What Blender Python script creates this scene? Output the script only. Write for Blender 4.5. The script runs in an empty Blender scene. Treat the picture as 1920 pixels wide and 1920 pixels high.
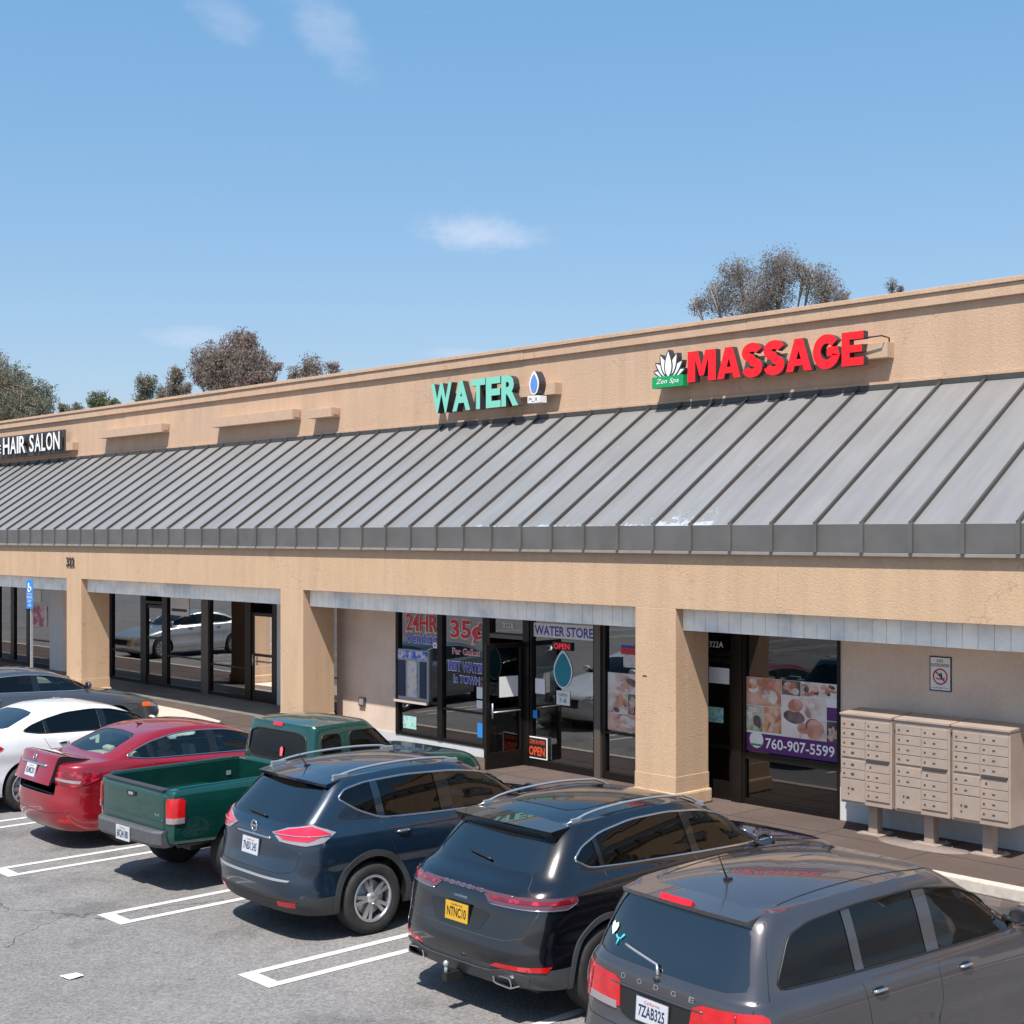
import bpy, bmesh, math, random
from mathutils import Vector, Matrix
from mathutils.bvhtree import BVHTree
from mathutils.geometry import delaunay_2d_cdt
random.seed(7)
R = math.radians
scene = bpy.context.scene
COL = scene.collection

# ------------------------------------------------------------------ camera, sky, sun, exposure
CAM_H = 3.95
cam = bpy.data.cameras.new('camera'); camo = bpy.data.objects.new('camera', cam); COL.objects.link(camo)
camo.location = (0, 0, CAM_H)
camo.rotation_euler = (R(90), 0, R(47.27))
cam.sensor_width = 36; cam.sensor_fit = 'HORIZONTAL'
cam.lens = 36 * 2651 / 1920
cam.shift_x = 0; cam.shift_y = 43 / 1920
cam.clip_start = 0.1; cam.clip_end = 3000
scene.camera = camo
SUN = Vector((0.265, -0.485, 1.0)).normalized()
elev = math.asin(SUN.z); azim = math.atan2(SUN.x, SUN.y)
w = bpy.data.worlds.new('World'); scene.world = w; w.use_nodes = True
nt = w.node_tree; N = nt.nodes; L = nt.links
N.clear()
out = N.new('ShaderNodeOutputWorld'); bg = N.new('ShaderNodeBackground')
sky = N.new('ShaderNodeTexSky'); sky.sky_type = 'NISHITA'; sky.sun_disc = False
sky.sun_elevation = elev; sky.sun_rotation = azim
sky.air_density = 1.15; sky.dust_density = 1.1; sky.ozone_density = 2.2; sky.altitude = 50
bg.inputs['Strength'].default_value = 0.10
def sky_dir(px, py):
    c, s = math.cos(R(47.27)), math.sin(R(47.27))
    r = (px - 960) / 2651; u = -(py - 1003) / 2651
    return Vector((c * r - s, s * r + c, u)).normalized()
tc = N.new('ShaderNodeTexCoord')
nz = N.new('ShaderNodeTexNoise'); nz.inputs['Scale'].default_value = 34; nz.inputs['Detail'].default_value = 8; nz.inputs['Roughness'].default_value = .66
mpz = N.new('ShaderNodeMapping'); mpz.inputs['Scale'].default_value = (1, 1, 1.9)
L.new(tc.outputs['Generated'], mpz.inputs['Vector']); L.new(mpz.outputs['Vector'], nz.inputs['Vector'])
cloud = None
def cloud_mask(px, py, rx, ry, rot, amount):
    """an elongated wisp of cloud centred on a direction of the sky"""
    global cloud
    d = sky_dir(px, py)
    side = d.cross(Vector((0, 0, 1))).normalized(); up = side.cross(d).normalized()
    a = side * math.cos(rot) + up * math.sin(rot); b = -side * math.sin(rot) + up * math.cos(rot)
    terms = []
    for vec, rad in ((a, rx), (b, ry)):
        vm = N.new('ShaderNodeVectorMath'); vm.operation = 'DOT_PRODUCT'
        L.new(tc.outputs['Generated'], vm.inputs[0]); vm.inputs[1].default_value = vec
        m = N.new('ShaderNodeMath'); m.operation = 'DIVIDE'; L.new(vm.outputs['Value'], m.inputs[0]); m.inputs[1].default_value = rad / 2651
        p = N.new('ShaderNodeMath'); p.operation = 'MULTIPLY'; L.new(m.outputs[0], p.inputs[0]); L.new(m.outputs[0], p.inputs[1])
        terms.append(p)
    vm = N.new('ShaderNodeVectorMath'); vm.operation = 'DOT_PRODUCT'
    L.new(tc.outputs['Generated'], vm.inputs[0]); vm.inputs[1].default_value = d
    front = N.new('ShaderNodeMath'); front.operation = 'GREATER_THAN'; L.new(vm.outputs['Value'], front.inputs[0]); front.inputs[1].default_value = 0
    ad = N.new('ShaderNodeMath'); ad.operation = 'ADD'; L.new(terms[0].outputs[0], ad.inputs[0]); L.new(terms[1].outputs[0], ad.inputs[1])
    mr = N.new('ShaderNodeMapRange'); L.new(ad.outputs[0], mr.inputs['Value'])
    mr.inputs['From Min'].default_value = 0; mr.inputs['From Max'].default_value = 1; mr.inputs['To Min'].default_value = .5; mr.inputs['To Max'].default_value = -.12
    sm = N.new('ShaderNodeMath'); sm.operation = 'ADD'; L.new(mr.outputs[0], sm.inputs[0]); L.new(nz.outputs['Fac'], sm.inputs[1])
    r2 = N.new('ShaderNodeMapRange'); r2.interpolation_type = 'SMOOTHSTEP'; L.new(sm.outputs[0], r2.inputs['Value'])
    r2.inputs['From Min'].default_value = .50; r2.inputs['From Max'].default_value = 1.28; r2.inputs['To Max'].default_value = amount
    mu = N.new('ShaderNodeMath'); mu.operation = 'MULTIPLY'; L.new(r2.outputs[0], mu.inputs[0]); L.new(front.outputs[0], mu.inputs[1])
    if cloud is None: cloud = mu
    else:
        mx = N.new('ShaderNodeMath'); mx.operation = 'MAXIMUM'; L.new(cloud.outputs[0], mx.inputs[0]); L.new(mu.outputs[0], mx.inputs[1]); cloud = mx
cloud_mask(900, 437, 165, 50, R(-4), .50)
cloud_mask(610, 45, 175, 65, R(-48), .24)
cloud_mask(420, 30, 105, 50, R(-30), .20)
cloud_mask(370, 632, 120, 30, 0, .3)
cloud_mask(850, 662, 90, 16, 0, .25)
mixc = N.new('ShaderNodeMix'); mixc.data_type = 'RGBA'
tint = N.new('ShaderNodeMix'); tint.data_type = 'RGBA'; tint.blend_type = 'MULTIPLY'; tint.inputs['Factor'].default_value = 1
L.new(sky.outputs[0], tint.inputs['A']); tint.inputs['B'].default_value = (.86, 1.0, 1.13, 1)
hz = N.new('ShaderNodeVectorMath'); hz.operation = 'MULTIPLY_ADD'      # thin even haze over the clear sky
hz.inputs[1].default_value = (.93, .61, .44); hz.inputs[2].default_value = (.14, 1.42, 3.05)
L.new(tint.outputs['Result'], hz.inputs[0]); L.new(hz.outputs[0], mixc.inputs['A']); mixc.inputs['B'].default_value = (6.2, 6.3, 7.3, 1)
L.new(cloud.outputs[0], mixc.inputs['Factor'])
L.new(mixc.outputs['Result'], bg.inputs['Color']); L.new(bg.outputs[0], out.inputs['Surface'])
sl = bpy.data.lights.new('sun', 'SUN'); sl.energy = 5.0; sl.angle = R(.55); sl.color = (1, .955, .88)
so = bpy.data.objects.new('sun', sl); COL.objects.link(so); so.rotation_euler = SUN.to_track_quat('Z', 'Y').to_euler()
scene.view_settings.view_transform = 'Standard'; scene.view_settings.look = 'None'
scene.view_settings.gamma = 1; scene.view_settings.use_curve_mapping = False
scene.view_settings.exposure = 0.52

# ------------------------------------------------------------------ materials
def mat(name, color, rough=.6, metal=0, spec=.5, coat=0, noise=None, bump=None, var=None, emit=None):
    """noise=(scale, amount) value mottling; bump=(scale, strength); var=second colour mixed by large noise"""
    m = bpy.data.materials.new(name); m.use_nodes = True
    n = m.node_tree.nodes; l = m.node_tree.links; b = n['Principled BSDF']
    b.inputs['Base Color'].default_value = (*color, 1); b.inputs['Roughness'].default_value = rough
    b.inputs['Metallic'].default_value = metal; b.inputs['Specular IOR Level'].default_value = spec
    b.inputs['Coat Weight'].default_value = coat; b.inputs['Coat Roughness'].default_value = .03
    t = n.new('ShaderNodeTexCoord')
    src = None
    if var:
        c2, sc, lo, hi = var
        x = n.new('ShaderNodeTexNoise'); x.inputs['Scale'].default_value = sc; x.inputs['Detail'].default_value = 5; x.inputs['Roughness'].default_value = .6
        l.new(t.outputs['Object'], x.inputs['Vector'])
        r = n.new('ShaderNodeMapRange'); l.new(x.outputs['Fac'], r.inputs['Value']); r.inputs['From Min'].default_value = lo; r.inputs['From Max'].default_value = hi
        mx = n.new('ShaderNodeMix'); mx.data_type = 'RGBA'; l.new(r.outputs[0], mx.inputs['Factor'])
        mx.inputs['A'].default_value = (*color, 1); mx.inputs['B'].default_value = (*c2, 1); src = mx.outputs['Result']
    if noise:
        x = n.new('ShaderNodeTexNoise'); x.inputs['Scale'].default_value = noise[0]; x.inputs['Detail'].default_value = 4
        l.new(t.outputs['Object'], x.inputs['Vector'])
        r = n.new('ShaderNodeMapRange'); l.new(x.outputs['Fac'], r.inputs['Value'])
        r.inputs['From Min'].default_value = .3; r.inputs['From Max'].default_value = .7
        r.inputs['To Min'].default_value = 1 - noise[1]; r.inputs['To Max'].default_value = 1 + noise[1]
        vm = n.new('ShaderNodeVectorMath'); vm.operation = 'SCALE'
        if src is None: vm.inputs[0].default_value = color
        else: l.new(src, vm.inputs[0])
        l.new(r.outputs[0], vm.inputs['Scale']); src = vm.outputs[0]
    if src is not None: l.new(src, b.inputs['Base Color'])
    if bump:
        x = n.new('ShaderNodeTexNoise'); x.inputs['Scale'].default_value = bump[0]; x.inputs['Detail'].default_value = 4
        l.new(t.outputs['Object'], x.inputs['Vector'])
        bp = n.new('ShaderNodeBump'); bp.inputs['Strength'].default_value = bump[1]; bp.inputs['Distance'].default_value = .02
        l.new(x.outputs['Fac'], bp.inputs['Height']); l.new(bp.outputs[0], b.inputs['Normal'])
    if emit:
        b.inputs['Emission Color'].default_value = (*emit[:3], 1); b.inputs['Emission Strength'].default_value = emit[3]
    return m
def glass(name, tintc, ior=1.5, rough=0.0, refl=(1, 1, 1)):
    m = bpy.data.materials.new(name); m.use_nodes = True
    n = m.node_tree.nodes; l = m.node_tree.links; n.clear()
    o = n.new('ShaderNodeOutputMaterial'); tr = n.new('ShaderNodeBsdfTransparent'); tr.inputs[0].default_value = (*tintc, 1)
    gl = n.new('ShaderNodeBsdfGlossy'); gl.inputs['Roughness'].default_value = rough; gl.inputs['Color'].default_value = (*refl, 1)
    fr = n.new('ShaderNodeFresnel'); fr.inputs['IOR'].default_value = ior
    t = n.new('ShaderNodeTexCoord'); x = n.new('ShaderNodeTexNoise'); x.inputs['Scale'].default_value = 1.3
    l.new(t.outputs['Object'], x.inputs['Vector']); bp = n.new('ShaderNodeBump'); bp.inputs['Strength'].default_value = .02; bp.inputs['Distance'].default_value = .02
    l.new(x.outputs['Fac'], bp.inputs['Height']); l.new(bp.outputs[0], gl.inputs['Normal'])
    mx = n.new('ShaderNodeMixShader'); l.new(fr.outputs[0], mx.inputs[0]); l.new(tr.outputs[0], mx.inputs[1]); l.new(gl.outputs[0], mx.inputs[2])
    l.new(mx.outputs[0], o.inputs['Surface'])
    return m
def paint(name, color, metal=.5, rough=.32):
    """car paint: flaked base under a clear coat, with a little dust"""
    m = mat(name, color, rough, metal, .5, 1.0, noise=(2.2, .06))
    n = m.node_tree.nodes; l = m.node_tree.links; b = n['Principled BSDF']
    t = n.new('ShaderNodeTexCoord'); x = n.new('ShaderNodeTexNoise'); x.inputs['Scale'].default_value = 3.5; x.inputs['Detail'].default_value = 6
    l.new(t.outputs['Object'], x.inputs['Vector'])
    r = n.new('ShaderNodeMapRange'); l.new(x.outputs['Fac'], r.inputs['Value']); r.inputs['From Min'].default_value = .35; r.inputs['From Max'].default_value = .75
    r.inputs['To Min'].default_value = .004; r.inputs['To Max'].default_value = .035; l.new(r.outputs[0], b.inputs['Coat Roughness']); b.inputs['Coat IOR'].default_value = 1.6
    return m
def stucco(name, color, col2):
    m = stucco0(name, color, col2); n = m.node_tree.nodes; l = m.node_tree.links; b = n['Principled BSDF']
    t = n.new('ShaderNodeTexCoord'); mp = n.new('ShaderNodeMapping'); mp.inputs['Scale'].default_value = (2.6, 2.6, .22); l.new(t.outputs['Object'], mp.inputs['Vector'])
    x = n.new('ShaderNodeTexNoise'); x.inputs['Scale'].default_value = 1.6; x.inputs['Detail'].default_value = 7; x.inputs['Roughness'].default_value = .65; l.new(mp.outputs['Vector'], x.inputs['Vector'])
    r = n.new('ShaderNodeMapRange'); l.new(x.outputs['Fac'], r.inputs['Value'])
    for k, v in zip(('From Min', 'From Max', 'To Min', 'To Max'), (.40, .68, 1.01, .90)): r.inputs[k].default_value = v
    wv = n.new('ShaderNodeTexVoronoi'); wv.feature = 'DISTANCE_TO_EDGE'; wv.inputs['Scale'].default_value = .42      # hairline cracks
    nn = n.new('ShaderNodeTexNoise'); nn.inputs['Scale'].default_value = 2.2; nn.inputs['Detail'].default_value = 5; l.new(t.outputs['Object'], nn.inputs['Vector'])
    av = n.new('ShaderNodeVectorMath'); av.operation = 'MULTIPLY_ADD'; l.new(nn.outputs['Color'], av.inputs[0]); av.inputs[1].default_value = (.9, .9, .9); l.new(t.outputs['Object'], av.inputs[2]); l.new(av.outputs[0], wv.inputs['Vector'])
    r3 = n.new('ShaderNodeMapRange'); l.new(wv.outputs['Distance'], r3.inputs['Value'])
    for k, v in zip(('From Min', 'From Max', 'To Min', 'To Max'), (.0008, .0035, .80, 1)): r3.inputs[k].default_value = v
    mm = n.new('ShaderNodeMath'); mm.operation = 'MULTIPLY'; l.new(r.outputs[0], mm.inputs[0]); l.new(r3.outputs[0], mm.inputs[1])
    vm = n.new('ShaderNodeVectorMath'); vm.operation = 'SCALE'; l.new(b.inputs['Base Color'].links[0].from_socket, vm.inputs[0]); l.new(mm.outputs[0], vm.inputs['Scale']); l.new(vm.outputs[0], b.inputs['Base Color'])
    return m
def stucco0(name, color, col2):
    m = mat(name, color, .93, 0, .15, var=(col2, .7, .35, .75), noise=(26, .04), bump=(42, .3))
    return m
M = {}
M['stucco'] = stucco('stucco', (.53, .365, .240), (.50, .34, .222))
M['upper_stucco'] = stucco('upper_stucco', (.52, .360, .252), (.485, .33, .228))
M['wall_beige'] = mat('wall_beige', (.66, .525, .43), .9, spec=.2, var=((.56, .44, .36), 1.2, .4, .7), noise=(20, .05), bump=(60, .2))
M['wall_white'] = mat('wall_white', (.52, .53, .54), .8, noise=(9, .06))
M['soffit'] = mat('soffit', (.92, .85, .75), .7, noise=(4, .06), var=((.55, .57, .57), 1.5, .45, .7))
M['groove'] = mat('groove', (.18, .19, .2), .8); M['joint'] = mat('joint', (.03, .024, .022), .9)
M['metal_panel'] = mat('metal_panel', (.215, .205, .2), .42, .25, .5, noise=(1.1, .05), var=((.19, .183, .18), .5, .4, .7))
M['metal_dark'] = mat('metal_dark', (.062, .058, .056), .5, .2, noise=(5, .1))
M['metal_fascia'] = mat('metal_fascia', (.128, .120, .116), .55, .2, noise=(2.5, .12), bump=(8, .06))
M['drip'] = mat('drip', (.24, .22, .2), .5, noise=(6, .1))
M['bronze'] = mat('bronze', (.018, .015, .014), .35, .5)
M['bronze_brown'] = mat('bronze_brown', (.12, .095, .08), .45, .3)
M['concrete'] = mat('concrete', (.48, .42, .36), .9, noise=(14, .12), bump=(60, .2))
M['black'] = mat('black', (.012, .012, .013), .45)
M['black_gloss'] = mat('black_gloss', (.006, .006, .007), .12, 0, .5, .6)
M['plastic'] = mat('plastic', (.035, .036, .038), .55, noise=(30, .1))
M['rubber'] = mat('rubber', (.022, .021, .021), .8, noise=(18, .25))
M['chrome'] = mat('chrome', (.72, .72, .73), .12, 1)
M['alloy'] = mat('alloy', (.55, .55, .57), .28, .85, noise=(12, .06))
M['silver_plastic'] = mat('silver_plastic', (.40, .42, .45), .3, .6)
M['white'] = mat('white', (.78, .78, .78), .5, noise=(14, .03))
M['paper'] = mat('paper', (.72, .73, .74), .8, noise=(12, .05))
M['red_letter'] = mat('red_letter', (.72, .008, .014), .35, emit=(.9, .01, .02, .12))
M['green_letter'] = mat('green_letter', (.19, .55, .43), .45)
M['green_sign'] = mat('green_sign', (.01, .30, .10), .4)
M['letter_side'] = mat('letter_side', (.045, .04, .045), .5)
M['letter_white'] = mat('letter_white', (.82, .82, .82), .4)
M['raceway'] = mat('raceway', (.47, .325, .228), .8, noise=(10, .06))
M['blue_text'] = mat('blue_text', (.03, .04, .42), .5)
M['red_text'] = mat('red_text', (.55, .02, .03), .5)
M['orange'] = mat('orange', (.62, .07, .02), .5)
M['teal'] = mat('teal', (.0, .20, .26), .5)
M['blue_panel'] = mat('blue_panel', (.05, .12, .36), .4)
M['blue_sign'] = mat('blue_sign', (.02, .22, .62), .4)
M['purple'] = mat('purple', (.09, .012, .14), .5)
M['galv'] = mat('galv', (.42, .44, .46), .4, .5)
M['mailbox'] = mat('mailbox', (.37, .288, .24), .5, .1, noise=(8, .06), var=((.33, .26, .215), 3, .4, .7))
M['mail_dark'] = mat('mail_dark', (.06, .05, .045), .6)
M['plate_white'] = mat('plate_white', (.50, .52, .56), .4)
M['plate_yellow'] = mat('plate_yellow', (.58, .33, .02), .4)
M['interior_wall'] = mat('interior_wall', (.20, .19, .18), .9, noise=(2, .2))
M['interior_floor'] = mat('interior_floor', (.16, .15, .14), .6, noise=(3, .2))
M['wood'] = mat('wood', (.28, .16, .08), .6, noise=(12, .2))
M['red_lens'] = mat('red_lens', (.46, .004, .008), .08, 0, .5, 1, var=((.60, .010, .014), 12, .4, .7))
M['dark_lens'] = mat('dark_lens', (.16, .004, .012), .1, 0, .5, 1, var=((.45, .02, .04), 9, .5, .6))
M['clear_lens'] = mat('clear_lens', (.36, .31, .33), .08, .3, .5, 1)
M['amber_lens'] = mat('amber_lens', (.75, .12, .02), .15, 0, .5, 1)
M['pane'] = glass('pane', (.46, .52, .51), 2.7); M['pane_bright'] = glass('pane_bright', (.30, .34, .33), 3.6)
M['pane_dark'] = glass('pane_dark', (.30, .34, .34), 1.9); M['pane_leaf'] = glass('pane_leaf', (.40, .44, .44), 1.35)
M['tint'] = glass('tint', (.035, .04, .04), 1.5)
M['tint_rear'] = glass('tint_rear', (.05, .065, .08), 2.3)
M['clear'] = glass('clear', (.80, .95, .89), 1.6)

def add_asphalt():
    m = bpy.data.materials.new('asphalt'); m.use_nodes = True; n = m.node_tree.nodes; l = m.node_tree.links; b = n['Principled BSDF']
    t = n.new('ShaderNodeTexCoord')
    def noise(sc, det=4, ro=.6):
        x = n.new('ShaderNodeTexNoise'); x.inputs['Scale'].default_value = sc; x.inputs['Detail'].default_value = det; x.inputs['Roughness'].default_value = ro
        l.new(t.outputs['Object'], x.inputs['Vector']); return x
    def rng(s, a, b_, c, d):
        r = n.new('ShaderNodeMapRange'); l.new(s, r.inputs['Value'])
        for k, v in zip(('From Min', 'From Max', 'To Min', 'To Max'), (a, b_, c, d)): r.inputs[k].default_value = v
        return r.outputs[0]
    def mul(a, c):
        x = n.new('ShaderNodeMath'); x.operation = 'MULTIPLY'; l.new(a, x.inputs[0]); l.new(c, x.inputs[1]); return x.outputs[0]
    v = n.new('ShaderNodeTexVoronoi'); v.inputs['Scale'].default_value = 48; l.new(t.outputs['Object'], v.inputs['Vector'])
    grain = rng(v.outputs['Color'], .1, .9, .73, 1.28)
    fine = rng(noise(110, 2).outputs['Fac'], .3, .7, .87, 1.13)
    big = rng(noise(.42, 5).outputs['Fac'], .3, .7, .86, 1.13)
    mid = rng(noise(2.3, 5).outputs['Fac'], .35, .7, 1.05, .9)
    oil = mul(rng(noise(.95, 3).outputs['Fac'], .55, .68, 1, .72), rng(noise(5.5, 4).outputs['Fac'], .66, .72, 1, .74))
    # crack lines
    wv = n.new('ShaderNodeTexVoronoi'); wv.feature = 'DISTANCE_TO_EDGE'; wv.inputs['Scale'].default_value = .16
    dist = n.new('ShaderNodeVectorMath'); dist.operation = 'SCALE'; l.new(noise(.8, 4).outputs['Color'], dist.inputs[0]); dist.inputs['Scale'].default_value = 1.6
    ad = n.new('ShaderNodeVectorMath'); ad.operation = 'ADD'; l.new(t.outputs['Object'], ad.inputs[0]); l.new(dist.outputs[0], ad.inputs[1]); l.new(ad.outputs[0], wv.inputs['Vector'])
    crack = rng(wv.outputs['Distance'], .0006, .0030, .45, 1)
    val = mul(mul(mul(grain, fine), mul(big, mid)), mul(oil, crack))
    sc = n.new('ShaderNodeVectorMath'); sc.operation = 'SCALE'; sc.inputs[0].default_value = (.184, .175, .172); l.new(val, sc.inputs['Scale'])
    l.new(sc.outputs[0], b.inputs['Base Color']); b.inputs['Roughness'].default_value = .85; b.inputs['Specular IOR Level'].default_value = .3
    bp = n.new('ShaderNodeBump'); bp.inputs['Strength'].default_value = .5; bp.inputs['Distance'].default_value = .008
    l.new(v.outputs['Distance'], bp.inputs['Height']); l.new(bp.outputs[0], b.inputs['Normal'])
    return m
M['asphalt'] = add_asphalt()
def add_line_paint():
    m = mat('line_paint', (.54, .525, .51), .7, noise=(30, .08))
    n = m.node_tree.nodes; l = m.node_tree.links; b = n['Principled BSDF']
    t = n.new('ShaderNodeTexCoord'); x = n.new('ShaderNodeTexNoise'); x.inputs['Scale'].default_value = 38; x.inputs['Detail'].default_value = 5; x.inputs['Roughness'].default_value = .8
    l.new(t.outputs['Object'], x.inputs['Vector'])
    r = n.new('ShaderNodeMapRange'); l.new(x.outputs['Fac'], r.inputs['Value']); r.inputs['From Min'].default_value = .34; r.inputs['From Max'].default_value = .44
    mx = n.new('ShaderNodeMix'); mx.data_type = 'RGBA'; l.new(r.outputs[0], mx.inputs['Factor']); mx.inputs['A'].default_value = (.16, .15, .145, 1)
    src = b.inputs['Base Color'].links[0].from_socket; l.new(src, mx.inputs['B']); l.new(mx.outputs['Result'], b.inputs['Base Color'])
    return m
M['line'] = add_line_paint()
def add_roof_panel():
    m = mat('roof_panel', (.262, .256, .254), .42, .25, .5, noise=(.9, .05), var=((.244, .238, .236), .55, .4, .7))
    n = m.node_tree.nodes; l = m.node_tree.links; b = n['Principled BSDF']
    t = n.new('ShaderNodeTexCoord'); sp = n.new('ShaderNodeSeparateXYZ'); l.new(t.outputs['Object'], sp.inputs[0])
    x = n.new('ShaderNodeTexNoise'); x.inputs['Scale'].default_value = 7; x.inputs['Detail'].default_value = 7; x.inputs['Roughness'].default_value = .75; x.inputs['Distortion'].default_value = 1.2
    l.new(t.outputs['Object'], x.inputs['Vector'])
    def rng(s, a, b_, c, d):
        r = n.new('ShaderNodeMapRange'); l.new(s, r.inputs['Value'])
        for k, v in zip(('From Min', 'From Max', 'To Min', 'To Max'), (a, b_, c, d)): r.inputs[k].default_value = v
        return r.outputs[0]
    def mth(op, a, c):
        q = n.new('ShaderNodeMath'); q.operation = op
        for i, s in enumerate((a, c)):
            if isinstance(s, (int, float)): q.inputs[i].default_value = s
            else: l.new(s, q.inputs[i])
        return q.outputs[0]
    fl = mth('FLOOR', mth('DIVIDE', mth('ADD', sp.outputs['X'], 7.84), .686), 0); wn = n.new('ShaderNodeTexWhiteNoise'); wn.noise_dimensions = '1D'; l.new(fl, wn.inputs['W'])
    mpn = n.new('ShaderNodeMapping'); mpn.inputs['Scale'].default_value = (5, .5, .5); l.new(t.outputs['Object'], mpn.inputs['Vector']); dn = n.new('ShaderNodeTexNoise'); dn.inputs['Scale'].default_value = 1.5; dn.inputs['Detail'].default_value = 6; l.new(mpn.outputs['Vector'], dn.inputs['Vector'])
    pv = mth('MULTIPLY', rng(wn.outputs['Value'], 0, 1, .95, 1.04), rng(dn.outputs['Fac'], .35, .7, 1.03, .90))
    ps = n.new('ShaderNodeVectorMath'); ps.operation = 'SCALE'; l.new(b.inputs['Base Color'].links[0].from_socket, ps.inputs[0]); l.new(pv, ps.inputs['Scale']); l.new(ps.outputs[0], b.inputs['Base Color'])
    on = n.new('ShaderNodeTexNoise'); on.inputs['Scale'].default_value = 1.1; on.inputs['Detail'].default_value = 1; l.new(t.outputs['Object'], on.inputs['Vector']); ob = n.new('ShaderNodeBump'); ob.inputs['Strength'].default_value = .35; ob.inputs['Distance'].default_value = .06; l.new(on.outputs['Fac'], ob.inputs['Height']); l.new(ob.outputs[0], b.inputs['Normal'])
    # flaked whitish stain along the lower edge of a few panels
    hgt = rng(sp.outputs['Z'], 4.08, 4.15, .165, 0)
    hgt2 = rng(sp.outputs['Z'], 4.17, 4.45, .135, 0)
    mx1 = mth('MULTIPLY', rng(sp.outputs['X'], -17.9, -17.0, 0, 1), rng(sp.outputs['X'], -12.35, -12.2, 1, 0))
    mx2 = mth('MULTIPLY', rng(sp.outputs['X'], -13.6, -13.0, 0, 1), rng(sp.outputs['X'], -12.35, -12.2, 1, 0))
    s = mth('ADD', x.outputs['Fac'], mth('ADD', mth('MULTIPLY', hgt, mx1), mth('MULTIPLY', hgt2, mx2)))
    st = rng(s, .66, .70, 0, .85)
    st = mth('MULTIPLY', st, mx1)
    mx = n.new('ShaderNodeMix'); mx.data_type = 'RGBA'; l.new(st, mx.inputs['Factor'])
    src = b.inputs['Base Color'].links[0].from_socket; l.new(src, mx.inputs['A']); mx.inputs['B'].default_value = (.5, .54, .6, 1)
    l.new(mx.outputs['Result'], b.inputs['Base Color'])
    return m
M['roof_panel'] = add_roof_panel()
def add_sidewalk():
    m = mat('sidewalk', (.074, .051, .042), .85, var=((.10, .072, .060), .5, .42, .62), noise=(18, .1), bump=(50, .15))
    return m
M['sidewalk'] = add_sidewalk()
def leafmat(name, a, b_):
    m = mat(name, a, .65, spec=.2, var=(b_, .35, .38, .62), noise=(3, .25)); n = m.node_tree.nodes; l = m.node_tree.links; b = n['Principled BSDF']
    tl = n.new('ShaderNodeBsdfTranslucent'); l.new(b.inputs['Base Color'].links[0].from_socket, tl.inputs['Color']); mx = n.new('ShaderNodeMixShader'); mx.inputs[0].default_value = .42
    o = n['Material Output']; l.new(b.outputs[0], mx.inputs[1]); l.new(tl.outputs[0], mx.inputs[2]); l.new(mx.outputs[0], o.inputs['Surface'])
    return m

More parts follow.
